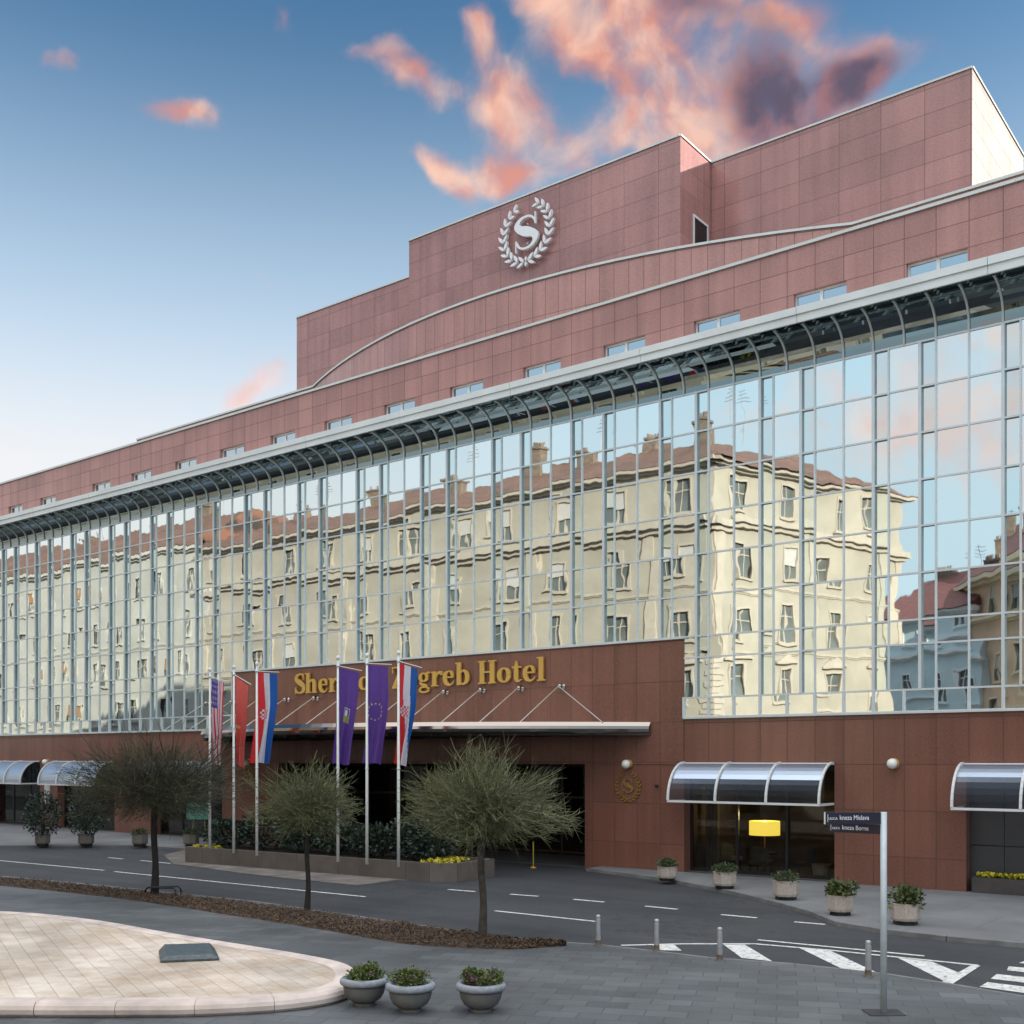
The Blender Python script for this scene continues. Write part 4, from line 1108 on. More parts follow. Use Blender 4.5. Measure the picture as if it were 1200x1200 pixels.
def f_stars(u, v):
    for k in range(12):
        t = k * math.pi / 6
        if ((u - .42 - .30 * math.cos(t)) / .032) ** 2 + ((v - .47 - .085 * math.sin(t)) / .010) ** 2 < 1: return 'gold'
    return 'indigo' if False else 'violet'
poles = [(246, 996, 783, f_us, 'first flagpole from the left carrying the stars-and-stripes banner', 'red and white striped banner with a violet starred canton', .62, .30, 0.02, 14),
         (274, 999, 780, f_coral, 'second flagpole from the left carrying the plain coral banner', 'plain coral red banner gathered into a narrow fold', .62, .24, .05, 28),
         (301, 1002, 776, f_cro, 'third flagpole from the left beside the tricolour hanging wide open', 'red white and blue banner spread wide with a checkered shield', .80, .78, -.30, 4),
         (396, 1009, 769, f_crest, 'fourth flagpole from the left carrying the violet banner with a crest', 'violet banner with a white and green crest', .78, .62, -.26, 12),
         (430, 1012, 766, f_stars, 'fifth flagpole from the left carrying the violet banner with a star ring', 'violet banner with a ring of small gold stars', .78, .72, -.22, 4),
         (467, 1015, 763, f_twist, 'rightmost flagpole carrying the folded tricolour banner', 'red white and blue banner twisted narrow on the rightmost pole', .70, .42, -.22, 16)]
for i, (px, yb, yt, fn, pl_, fl_, wt, wb, lo, sag_) in enumerate(poles):
    base_ = ground_at(px, yb, h - .08)
    dpt = F * (HC - h + .08) / (yb - 889)
    ztop = HC + (889 - yt) * dpt / F - base_.z
    t = thing('flagpole', base_, pl_, 'flagpole', 'flagpoles in the trough')
    mb = MB(); mb.tube([(0, 0, -.02), (0, 0, 2.2), (0, 0, ztop - .12)], [.055, .05, .036], 12); mb.build('pole', POLE, t, smooth=True)
    mb = MB(); mb.ball((0, 0, ztop - .06), .07, seg=12, sz=1.2); mb.build('finial', POLE, t, smooth=True)
    ad = Vector((math.cos(R(18)), math.sin(R(18)), 0)); wd = wt
    zt = ztop - .36
    dz = -math.tan(R(sag_)) * (wd + .12)
    mb = MB(); mb.tube([(0, 0, zt + .04), tuple(ad * (wd + .12) + Vector((0, 0, zt + .04 + dz)))], .014, 6); mb.build('banner_arm', POLE, t)
    mb = MB(); mb.lathe([(.05, 0), (.065, .02), (.065, .05), (.05, .07)], 10, (0, 0, zt)); mb.lathe([(.056, 0), (.066, .02), (.056, .05)], 10, (0, 0, ztop * .45)); mb.build('pole_collar', FRAME, t)
    # banner
    NU, NV = 32, 84; HB = 3.25
    names = list(FM); mats_ = [FM[k] for k in names]
    mb = MB(); rnd = random.Random(i + 3); ph = rnd.uniform(0, 6)
    for jv in range(NV + 1):
        v = jv / NV
        for ju in range(NU + 1):
            u = ju / NU
            e_ = min(1, v / .75) ** 1.3
            wv = wt * (1 - e_) + wb * e_
            sh = lo * max(0, (v - .35) / .65) ** 1.2
            s = sh + wv * (u + (.07 * e_ * math.sin(u * 9 + ph)))
            amp = .02 + .07 * e_ + .10 * (1 - wb / wt) * e_
            yy = amp * math.sin(u * 11 + ph + v * 2.2) + .03 * math.sin(v * 7 + u * 3 + ph)
            side = Vector((-ad.y, ad.x, 0))
            p = ad * (-.07 + s) + side * (yy + .12 + amp)
            zz = -HB * v + dz * u * (1 - v * .55) + .02 * math.sin(u * 9 + ph) * v
            mb.v.append((p.x, p.y, zz))
    for jv in range(NV):
        for ju in range(NU):
            q = jv * (NU + 1) + ju; mb.f.append((q, q + 1, q + NU + 2, q + NU + 1))
            mb.m.append(names.index(fn((ju + .5) / NU, (jv + .5) / NV)))
    o = mb.build('flag', mats_, smooth=True); o.location = (base_.x, base_.y, base_.z + zt)
    tag(o, fl_, 'flag', 'banners hanging from the flagpoles')

# ------------------------------------------------------------------ trees
def twiggy(px, py, crown_r, zc, rz_, nt_, label, mt_, mb_, seed, trunk_r, lean=0, long_=8, leafy=0, name='twiggy_tree'):
    g = ground_at(px, py, PZ); rnd = random.Random(seed)
    t = thing(name, g, label, 'tree')
    hb = zc - rz_ * .62
    mb = MB(); pts = [(0, 0, -.05), (lean * .3 + .02, .02, hb * .35), (lean * .6 - .03, .0, hb * .7), (lean, 0, hb + .15)]
    mb.tube([tuple(x) for x in crom([p + (0,) if len(p) == 2 else p for p in pts], 4)], [trunk_r * (1.35 - .45 * min(1, i / 4)) for i in range(13)], 9)
    mb.build('trunk', mb_, t, smooth=True)
    mb = MB(); C = Vector((lean, 0, zc)); Rv = Vector((crown_r, crown_r, rz_))
    def twig(p, d, L_, r0, seg=3, sides=3, droop=0):
        q = [p]; dd = d.copy()
        for k in range(seg):
            dd = (dd + Vector((rnd.gauss(0, .16), rnd.gauss(0, .16), rnd.gauss(0, .12) + droop))).normalized(); q.append(q[-1] + dd * L_ / seg)
        mb.tube(q, [r0 * (1 - .7 * i_ / seg) for i_ in range(seg + 1)], sides, 0, False); return q
    limbs = []
    for k in range(17):
        an = 2 * math.pi * k / 17 + rnd.uniform(-.2, .2); e_ = rnd.uniform(.05, 1.2)
        d = Vector((math.cos(an) * math.cos(e_), math.sin(an) * math.cos(e_), math.sin(e_)))
        s0 = Vector((lean, 0, hb + rnd.uniform(-.1, .2))); end = C + Vector((d.x * Rv.x, d.y * Rv.y, (d.z - .35) * Rv.z)) * .72
        mid = s0.lerp(end, .5) + Vector((0, 0, .12)); mid2 = s0.lerp(mid, .5) + Vector((0, 0, .05))
        q = [s0, mid2, mid, mid.lerp(end, .5), end]; mb.tube(q, [trunk_r * .55, trunk_r * .42, trunk_r * .34, trunk_r * .26, trunk_r * .14], 6); limbs.append(q)
        for b_ in (1, 2, 3):      # forks off the limb
            dd = ((q[b_ + 1] - q[b_]).normalized() + Vector((rnd.gauss(0, .6), rnd.gauss(0, .6), rnd.uniform(0, .7)))).normalized()
            f_ = twig(q[b_], dd, crown_r * rnd.uniform(.4, .65), trunk_r * .22, 4, 5)
            twig(f_[2], (dd + Vector((rnd.gauss(0, .5), rnd.gauss(0, .5), .3))).normalized(), crown_r * .4, trunk_r * .13, 3, 4)
    for _ in range(nt_):
        while True:
            v = Vector((rnd.uniform(-1, 1), rnd.uniform(-1, 1), rnd.uniform(-1, 1)))
            if .12 < v.length < 1 and rnd.random() < (1.0 if v.z < .35 else .62): break
        an = math.atan2(v.y, v.x)
        lump = 1 + .85 * MN.noise(v.normalized() * 2.3 + Vector((seed, 0, 0)))
        p = C + Vector((v.x * Rv.x, v.y * Rv.y, v.z * Rv.z)) * .78 * lump
        if v.z < -.55 and Vector((v.x, v.y)).length < .5 and rnd.random() < .5: continue
        d = (Vector((v.x, v.y, v.z * .7 + .25)).normalized() + Vector((rnd.gauss(0, .35), rnd.gauss(0, .35), rnd.gauss(0, .3)))).normalized()
        L_ = rnd.uniform(.25, .75) * crown_r * .58
        q = twig(p - d * L_ * .4, d, L_, rnd.uniform(.004, .009))
        for k2 in range(2):
            dd = (d + Vector((rnd.gauss(0, .5), rnd.gauss(0, .5), rnd.gauss(0, .4)))).normalized(); twig(q[1 + k2], dd, L_ * .5, .006, 2)
    for _ in range(long_):      # long bare shoots
        an = rnd.uniform(0, 6.28); e_ = rnd.uniform(.5, 1.3); d = Vector((math.cos(an) * math.cos(e_), math.sin(an) * math.cos(e_), math.sin(e_)))
        p = C + Vector((d.x * Rv.x, d.y * Rv.y, d.z * Rv.z)) * .7; q = twig(p, d, crown_r * rnd.uniform(.35, .6), .014, 4, 4)
        twig(q[2], (d + Vector((rnd.gauss(0, .6), rnd.gauss(0, .6), .2))).normalized(), crown_r * .2, .008)
    mb.build('crown', mt_, t)
    if leafy:
        mb = MB(); leaves(mb, tuple(C), tuple(Rv * .92), leafy, .05, seed=seed, shell=.2); mb.build('leaves', LEAFO if mt_ is TWIG else island('dark_olive_leaves', (.018, .02, .010), (.06, .065, .025), .7), t)
    return t
twiggy(565, 1101, 1.85, 2.95, 1.08, 2500, 'rightmost twiggy olive tree, its round crown hanging before the entrance', TWIG, BARK, 5, .085, 0, 14, 1500)
twiggy(359.5, 1069, 1.42, 2.78, 1.04, 1700, 'middle small round twiggy tree in front of the flagpoles', TWIG, BARKD, 8, .07, .05, 10, 1100)
twiggy(181, 1049, 2.45, 3.25, 1.22, 2700, 'leftmost tree with the widest dark spreading crown and black trunk', TWIGD, BARKD, 12, .10, .0, 26, 2600)
# black hoop rail round the left tree
g = ground_at(186, 1051, PZ)
t = thing('hoop_rail', g, 'low black hoop rail around the foot of the dark tree', 'rail')
for k, (x0_, x1_) in enumerate(((-.50, .48),)):
    mb = MB(); r_ = Vector((CS, SN, 0)); f_ = Vector((SN, -CS, 0))
    pts = [(-.42, -.1, 0), (-.42, -.1, .18), (-.34, -.08, .26), (.45, .1, .26), (.52, .12, .18), (.53, .12, 0)]
    mb.tube([tuple(r_ * p[0] + f_ * p[1] + Vector((0, 0, p[2]))) for p in pts], .025, 7); mb.build('hoop', DARKM, t, smooth=True)
    mb = MB(); mb.tube([tuple(r_ * p[0] - f_ * (p[1] + .25) + Vector((0, 0, p[2]))) for p in pts], .025, 7); mb.build('hoop', DARKM, t, smooth=True)

# ------------------------------------------------------------------ octagonal planters before the hotel
CONC = mat('exposed_aggregate', (.40, .34, .29), .85, 0, .2, 25, .004, 60)
CONCD = mat('dark_weathered_concrete', (.16, .14, .12), .85, 0, .2, 25, .004, 60)
def octo(px, py, label, plab, w_=.46, ph_=.62, plant='box', z=SWZ, seed=1, gp='octagonal planters along the hotel pavement'):
    g = ground_at(px, py, z)
    t = thing('octagonal_planter', g, label, 'planter', gp, rz=.3 * seed)
    mb = MB(); mb.lathe([(w_ * .80, 0), (w_ * .80, .10)], 8, off=.5); mb.build('plinth', DARKM, t)
    mb = MB(); mb.lathe([(w_ * .93, .10), (w_, .16), (w_ * 1.0, ph_ - .05), (w_ * 1.03, ph_), (w_ * .86, ph_), (w_ * .84, ph_ - .08)], 8, off=.5); mb.build('pot', CONC if z > .095 else CONCD, t)
    pt = thing('potted_shrub', g + Vector((0, 0, ph_ - .07)), plab, 'shrub', 'shrubs in the octagonal planters', rz=seed)
    mb = MB()
    if plant == 'box': leaves(mb, (0, 0, .14), (w_ * 1.05, w_ * 1.05, .17), 900, .06, seed=seed, shell=.2)
    elif plant == 'spiky':
        r_ = random.Random(seed)
        for _ in range(16):
            an = r_.uniform(0, 6.28); rr = r_.uniform(0, w_ * (1.15 if seed == 4 else .8)); c_ = (math.cos(an) * rr, math.sin(an) * rr, .12 + r_.uniform(0, .18)); leaves(mb, c_, (.14, .14, .17), 55, .11, seed=r_.randint(0, 9999), shell=.1)
    else: leaves(mb, (0, 0, .95), (.78, .78, .98), 2600, .11, seed=seed, shell=.1)
    mb.build('foliage', {'box': LEAFB, 'spiky': LEAFO, 'tree': LEAFD}[plant], pt)
    mb = MB()
    for k in range(5): mb.tube([(0, 0, -.05), (.08 * math.cos(k * 1.3), .08 * math.sin(k * 1.3), .12 if plant != 'tree' else .7)], .02, 5)
    mb.build('stem', BARKD, pt)
octo(782, 1032, 'smallest pale octagonal planter against the granite pier left of the lit window', 'clipped shrub in the planter against the granite pier', .32, .46, seed=1)
octo(849, 1041, 'pale octagonal planter below the left pane of the lit window', 'flat clipped shrub below the left pane of the lit window', .36, .50, seed=2)
octo(921, 1054, 'pale octagonal planter below the yellow lamp, third of the row', 'clipped shrub below the right side of the lit window', .36, .53, seed=3)
octo(984.5, 1072, 'octagonal planter with a wide leafy plant just left of the street sign pole', 'wide leafy plant just left of the street sign pole', .335, .50, 'spiky', seed=4)
octo(1061, 1083, 'octagonal planter with a tufted plant just right of the street sign pole', 'tufted upright plant just right of the street sign pole', .345, .50, 'spiky', seed=5)
octo(50, 991, 'dark round pot below the leftmost globe lamp', 'tall rounded shrub below the leftmost globe lamp', .34, .52, 'tree', .09, 6)
octo(101, 991, 'dark pot holding the tall shrub left of the dark tree', 'tall rounded shrub behind the left edge of the dark tree', .34, .52, 'tree', .09, 7)
octo(164, 991.5, 'grey square-looking pot immediately left of the dark tree trunk', 'low dark shrub immediately left of the dark tree trunk', .35, .54, 'box', .09, 8)
octo(224, 991.5, 'grey pot between the dark tree trunk and the first flagpole', 'low dark shrub between the tree trunk and the first flagpole', .35, .54, 'box', .09, 9)

# ------------------------------------------------------------------ bowl planters in the foreground
BOWL = mat('grey_concrete_bowl', (.115, .115, .108), .85, 0, .22, 4, .004, 50)
BRIM = mat('bluish_concrete_rim', (.24, .26, .29), .8, 0, .15, 12, .006, 60)
HEATH = island('heather_leaves', (.035, .06, .012), (.13, .17, .03), .6)
PURP = island('purple_sprigs', (.05, .03, .03), (.14, .07, .08), .6)
bw = [(427, 1177, 1, 'leftmost stone bowl planter, touching the pale kerb', 'bright green heather in the leftmost bowl'), (481, 1184, 2, 'middle stone bowl planter of the front three', 'green heather with a trailing purple sprig in the middle bowl'), (563.5, 1184, 3, 'rightmost stone bowl planter standing a little apart', 'straggly reddish heather in the rightmost bowl')]
for px, py, sd, lab, pl_ in bw:
    g = ground_at(px, py, PZ); rr = .385
    t = thing('bowl_planter', g, lab, 'planter', 'stone bowl planters on the plaza')
    mb = MB(); mb.lathe([(.17, 0), (.17, .03), (.14, .05)], 24); mb.build('foot', BOWL, t)
    mb = MB(); mb.lathe([(.13, .045), (.20, .06), (.27, .11), (.315, .19), (.335, .27), (.338, .33)], 36); mb.build('bowl', BOWL, t, smooth=True)
    mb = MB(); mb.lathe([(.32, .325), (.375, .335), (.395, .365), (.39, .41), (.36, .44), (.31, .44), (.29, .40), (.28, .36)], 36); mb.build('rim', BRIM, t, smooth=True)
    pt = thing('heather_plant', g + Vector((0, 0, .38)), pl_, 'plant', 'heather plants in the bowls')
    mb = MB(); r_ = random.Random(sd * 11)
    for k in range(26):
        an = r_.uniform(0, 6.28); q = r_.uniform(0, .27); leaves(mb, (math.cos(an) * q, math.sin(an) * q, r_.uniform(.04, .17)), (.11, .11, .09), 80, .045, 0, seed=r_.randint(0, 9999), shell=.05)
    lob = {1: [(.12, .20)], 2: [(-.08, .17), (.10, .16)], 3: [(-.18, .20), (.24, .14)]}[sd]
    for lx, lz in lob:
        v = Vector((CS, SN, 0)) * lx; leaves(mb, (v.x, v.y, lz), (.11, .11, .08), 260, .045, 0, seed=sd, shell=.05)
    for k in range({1: 8, 2: 30, 3: 50}[sd]):
        an = r_.uniform(0, 6.28); dd = Vector((math.cos(an), math.sin(an), r_.uniform(.1, .8))).normalized(); st = Vector((0, 0, .05)) + dd * .12
        L_ = r_.uniform(.12, .26); mb.tube([st, st + dd * L_ * .5 + Vector((0, 0, .02)), st + dd * L_], [.004, .003, .002], 3, 1, False)
        for kk in range(5):
            pp = st + dd * L_ * (.4 + .15 * kk); d2 = Vector((r_.gauss(0, 1), r_.gauss(0, 1), r_.gauss(0, 1))).normalized() * .02; e2 = d2.cross(dd) * .9; mb.poly([pp, pp + d2 + e2, pp + d2 * 2, pp + d2 - e2], 1)
    mb.build('foliage', [HEATH, PURP], pt)
    mb = MB(); mb.lathe([(.28, 0), (.05, .03)], 20, (0, 0, -.01)); mb.build('soil_mound', SOIL, pt)

# ------------------------------------------------------------------ bollards
BOL = mat('brushed_bollard', (.42, .43, .44), .38, .6, .15, 6)
BOLB = mat('rusty_bollard_foot', (.13, .10, .075), .8, 0, .4, 10)
for px, py, lab in [(701, 1108, 'leftmost steel bollard at the tip of the mulch bed'), (769.5, 1114, 'steel bollard beside the first white hatch mark'), (843.5, 1125.5, 'steel bollard left of the second white hatch mark'), (1017.5, 1144, 'steel bollard just left of the street sign pole')]:
    g = ground_at(px, py, PZ); t = thing('bollard', g, lab, 'bollard', 'steel bollards at the plaza edge')
    mb = MB(); mb.lathe([(.055, 0.12), (.052, .55), (.052, .562), (.046, .565), (.046, .59), (.052, .595), (.052, .62), (.045, .64), (.02, .652)], 18); mb.build('post', BOL, t, smooth=False)
    mb = MB(); mb.lathe([(.10, 0), (.10, .012), (.062, .016), (.060, .12)], 16); mb.build('foot', BOLB, t)

# ------------------------------------------------------------------ street sign
def text_mesh(body, size, m, name, parent, loc, rot, ext=.002, xs=1.0, parent_space=True):
    cu = bpy.data.curves.new(name, 'FONT'); cu.body = body; cu.size = size; cu.extrude = ext; cu.offset = .0
    tmp = bpy.data.objects.new(name, cu); COL.objects.link(tmp)
    bpy.context.view_layer.update()
    me = bpy.data.meshes.new_from_object(tmp.evaluated_get(bpy.context.evaluated_depsgraph_get()))
    bpy.data.objects.remove(tmp)
    o = bpy.data.objects.new(name, me); COL.objects.link(o); me.materials.clear(); me.materials.append(m)
    o.parent = parent; o.location = loc; o.rotation_euler = rot; o.scale = (xs, 1, 1)
    return o
SPOLE = mat('galvanised_pole', (.46, .52, .54), .45, .2, .12, 3)
NAVY = mat('navy_sign_plate', (.012, .011, .028), .4, 0, .1)
g = ground_at(1035.5, 1187, PZ)
t = thing('street_sign', g, 'tall grey pole with two dark street name blades near the crossing', 'street sign', rz=YAW)
mb = MB(); mb.tube([(0, 0, 0), (0, 0, 3.12)], .05, 16); mb.build('pole', SPOLE, t, smooth=True)
mb = MB(); mb.box(-.28, .28, -.22, .22, 0, .012); mb.build('base_plate', mat('dark_base_plate', (.03, .03, .032), .7), t)
WLET = mat('white_lettering', (.78, .78, .80), .5, 0, .02)
def blade(z0, z1, ln, rot, s1, s2, gap):
    b = sub('name_blade', t, (0, 0, 0)); b.rotation_euler = (0, 0, rot)
    mb = MB(); mb.box(-ln, -.045, -.015, .015, z0, z1); mb.build('plate', NAVY, b)
    mb = MB(); (mb.box(-ln - .012, -ln, -.02, .02, z0 - .004, z1 + .004) if rot == 0 else None); mb.box(-ln + .035, -ln + .042, -.018, -.0155, z0 + .03, z1 - .03); mb.build('end_cap', WHITE, b)
    return b
b1 = blade(2.935, 3.115, .91, 0, 0, 0, 0)
text_mesh('ULICA', .058, WLET, 'lettering', b1, (-.86, -.0165, 3.0), (R(90), 0, 0), xs=.85)
text_mesh('kneza Mislava', .105, WLET, 'lettering', b1, (-.69, -.0165, 3.0), (R(90), 0, 0), xs=.80)
b2 = blade(2.775, 2.925, .88, R(-38), 0, 0, 0)
text_mesh('ULICA', .052, WLET, 'lettering', b2, (-.82, -.0165, 2.825), (R(90), 0, 0), xs=.85)
text_mesh('kneza Borne', .10, WLET, 'lettering', b2, (-.66, -.0165, 2.825), (R(90), 0, 0), xs=.85)

# ------------------------------------------------------------------ plaque on the island
a_, b_, c_, d_ = [ground_at(x, y, IZ) for x, y in ((188, 1128), (257, 1125), (244, 1109.5), (189, 1110.5))]
mb = MB(); low_ = [a_, b_, ground_at(250, 1116, IZ), ground_at(184, 1117, IZ)]
q = [a_, b_, ground_at(252, 1114, IZ), ground_at(186, 1116, IZ)]
cc = sum(q, Vector()) / 4
up = [cc + (v - cc) * .80 + Vector((0, 0, .05)) for v in q]; up[2].z += .07; up[3].z += .07
mb.poly([v + Vector((0, 0, .05)) for v in up]);
lowq = [v + Vector((0, 0, .035)) for v in q]
for i in range(4):
    j = (i + 1) % 4; mb.poly([lowq[i], lowq[j], up[j] + Vector((0, 0, .05)), up[i] + Vector((0, 0, .05))]); mb.poly([q[i], q[j], lowq[j], lowq[i]])
o = mb.build('memorial_plaque', mat('dark_slate_plaque', (.055, .072, .078), .45, 0, .4, 14, .006, 30))
tag(o, 'dark slate slab lying tilted on the pale limestone island', 'plaque')

# ------------------------------------------------------------------ trough with yellow flowers under the panelled bay
mb = MB(); mb.box(-9.2, -3.95, -.05, .36, SWZ, .55, 0); mb.box(-9.12, -4.0, .02, .30, .50, .552, 1)
tag(mb.build('flower_trough', [mat('dark_granite_trough', (.06, .05, .048), .5), SOIL]), 'long dark stone trough at the foot of the right-hand grey panels', 'planter')
flowers('yellow_flowers', lambda r: (r.uniform(-9.1, -4.0), r.uniform(.02, .30)), 1500, .58, 'row of yellow flowers in the trough under the right-hand awning')

# ------------------------------------------------------------------ behind the lit window
lx = wall_x(896, DC + 1.6)
t = thing('table_lamp', (lx, 1.6, .80), 'lit yellow drum lamp behind the shop window', 'lamp')
mb = MB(); mb.lathe([(.14, 0), (.14, .02), (.03, .03), (.02, .55)], 16); mb.build('lamp_stand', BRASS, t)
mb = MB(); mb.lathe([(.52, .58), (.52, 1.06)], 36); mb.build('lamp_shade', emit('lit_yellow_shade', (1.0, .74, .10), 1.35), t, smooth=False)
mb = MB(); mb.lathe([(.02, 1.06), (.02, 1.12)], 8); mb.build('finial', BRASS, t)
pl_l = bpy.data.lights.new('lamp_bulb', 'POINT'); pl_l.energy = 45; pl_l.color = (1, .72, .3); pl_l.shadow_soft_size = .1
bo_ = bpy.data.objects.new('lamp_bulb', pl_l); COL.objects.link(bo_); bo_.parent = t; bo_.location = (0, 0, 1.25)
t = thing('side_table', (lx, 1.6, .12), 'small dark table carrying the yellow lamp', 'table')
mb = MB(); mb.lathe([(.45, .62), (.45, .68)], 24); mb.build('tabletop', DOORF, t)
mb = MB(); mb.lathe([(.25, 0), (.25, .02), (.04, .05), (.04, .62)], 16); mb.build('pedestal', DARKM, t)
CHM = mat('grey_upholstery', (.16, .15, .14), .9, 0, .1, 8); CHD = mat('brown_upholstery', (.05, .032, .022), .8, 0, .1, 8)
def armchair(x, y, rz, m, label):
    t = thing('armchair', (x, y, .12), label, 'armchair', 'armchairs behind the shop window', rz)
    mb = MB(); mb.box(-.32, .32, -.3, .3, .32, .46); mb.build('seat', m, t, bevel=.03)
    mb = MB()
    for i in range(8):
        a0, a1 = -1.2 + 2.4 * i / 8, -1.2 + 2.4 * (i + 1) / 8
        p = lambda a, r: (r * math.sin(a), .34 - (1 - math.cos(a)) * r + 0, )
        x0_, y0_ = .40 * math.sin(a0), -.06 + .40 * math.cos(a0); x1_, y1_ = .40 * math.sin(a1), -.06 + .40 * math.cos(a1)
        x2_, y2_ = .33 * math.sin(a1), -.06 + .33 * math.cos(a1); x3_, y3_ = .33 * math.sin(a0), -.06 + .33 * math.cos(a0)
        mb.prism([(x0_, y0_), (x1_, y1_), (x2_, y2_), (x3_, y3_)], .30, .95 - .1 * abs(a0 + a1) / 2)
    mb.build('backrest', m, t)
    for sx_ in (-1, 1):
        for sy_ in (-1, 1):
            mb = MB(); mb.tube([(sx_ * .26, sy_ * .24, 0), (sx_ * .25, sy_ * .23, .33)], .02, 6); mb.build('leg', DARKM, t)
armchair(lx + .15, .95, R(175), CHM, 'grey armchair seen from behind directly below the yellow lamp')
armchair(lx - 1.35, 1.7, R(80), CHM, 'pale armchair left of the lamp behind the shop window')
armchair(lx + 1.6, 1.3, R(-70), CHD, 'dark brown round armchair right of the lamp')
mb = MB(); mb.lathe([(.26, 0), (.30, .4), (.31, .44)], 24); o = mb.build('pouffe', mat('cream_pouffe', (.55, .5, .36), .8)); o.location = (-14.15, .9, .125); tag(o, 'cream round pouffe in the right corner of the lit window', 'pouffe')

# easel board and yellow post
GRN = mat('green_board', (.10, .28, .22), .6, 0, .5, 14)
g = ground_at(233, 990, .09)
t = thing('easel_sign', (g.x, g.y, .09), 'green board standing on an easel left of the flag trough', 'sign', rz=YAW)
mb = MB(); mb.box(-.55, .55, -.02, .02, 1.15, 1.95); mb.build('board', GRN, t)
for sx_ in (-.35, .35):
    mb = MB(); mb.tube([(sx_, .02, 0), (sx_ * .6, .05, 1.5)], .025, 6); mb.build('leg', mat('wood_leg', (.25, .19, .1), .7), t)
g = ground_at(625, 1017)
t = thing('warning_post', g, 'thin yellow post standing on the driveway before the entrance', 'post')
mb = MB(); mb.tube([(0, 0, .03), (0, 0, .95)], .022, 8); mb.build('post', mat('yellow_post', (.35, .28, .03), .6), t)
mb = MB(); mb.lathe([(.12, 0), (.11, .03), (.04, .05)], 12); mb.build('foot', mat('orange_foot', (.5, .2, .02), .6), t)

# ------------------------------------------------------------------ houses across the street (seen mirrored in the glass)
def tiles():
    m, t, p = new_mat('clay_roof_tiles')
    g = t.nodes.new('ShaderNodeTexCoord')
    wv = t.nodes.new('ShaderNodeTexWave'); wv.inputs['Scale'].default_value = 1.1; wv.inputs['Distortion'].default_value = 1.5; wv.inputs['Detail'].default_value = 3; t.links.new(g.outputs['Object'], wv.inputs[0])
    n = t.nodes.new('ShaderNodeTexNoise'); n.inputs['Scale'].default_value = 3; n.inputs['Detail'].default_value = 8; t.links.new(g.outputs['Object'], n.inputs[0])
    r = t.nodes.new('ShaderNodeValToRGB'); r.color_ramp.elements[0].color = (.045, .03, .024, 1); r.color_ramp.elements[1].color = (.21, .10, .065, 1); r.color_ramp.elements[0].position = .3; r.color_ramp.elements[1].position = .75
    wn_ = t.nodes.new('ShaderNodeTexNoise'); wn_.inputs['Scale'].default_value = .5; wn_.inputs['Detail'].default_value = 5; t.links.new(g.outputs['Object'], wn_.inputs[0])
    t.links.new(mnode(t, 'SUBTRACT', mnode(t, 'ADD', mnode(t, 'ADD', mnode(t, 'MULTIPLY', wv.outputs['Fac'], .55), mnode(t, 'MULTIPLY', n.outputs['Fac'], .7)), mnode(t, 'MULTIPLY', wn_.outputs['Fac'], .7)), .45), r.inputs[0])
    t.links.new(r.outputs[0], p.inputs['Base Color']); p.inputs['Roughness'].default_value = .85
    b = t.nodes.new('ShaderNodeBump'); b.inputs['Distance'].default_value = .06; t.links.new(wv.outputs['Fac'], b.inputs['Height']); t.links.new(b.outputs[0], p.inputs['Normal'])
    return m
TILE = tiles()
WGL = mat('house_window_glass', (.11, .13, .13), .12, 0, .3, .5)
CHIM = mat('chimney_brick', (.17, .13, .10), .9, 0, .3, 4)
SHUT = mat('brown_blind', (.36, .20, .10), .7, 0, .1); BLW = mat('white_blind', (.46, .45, .43), .7, 0, .05)
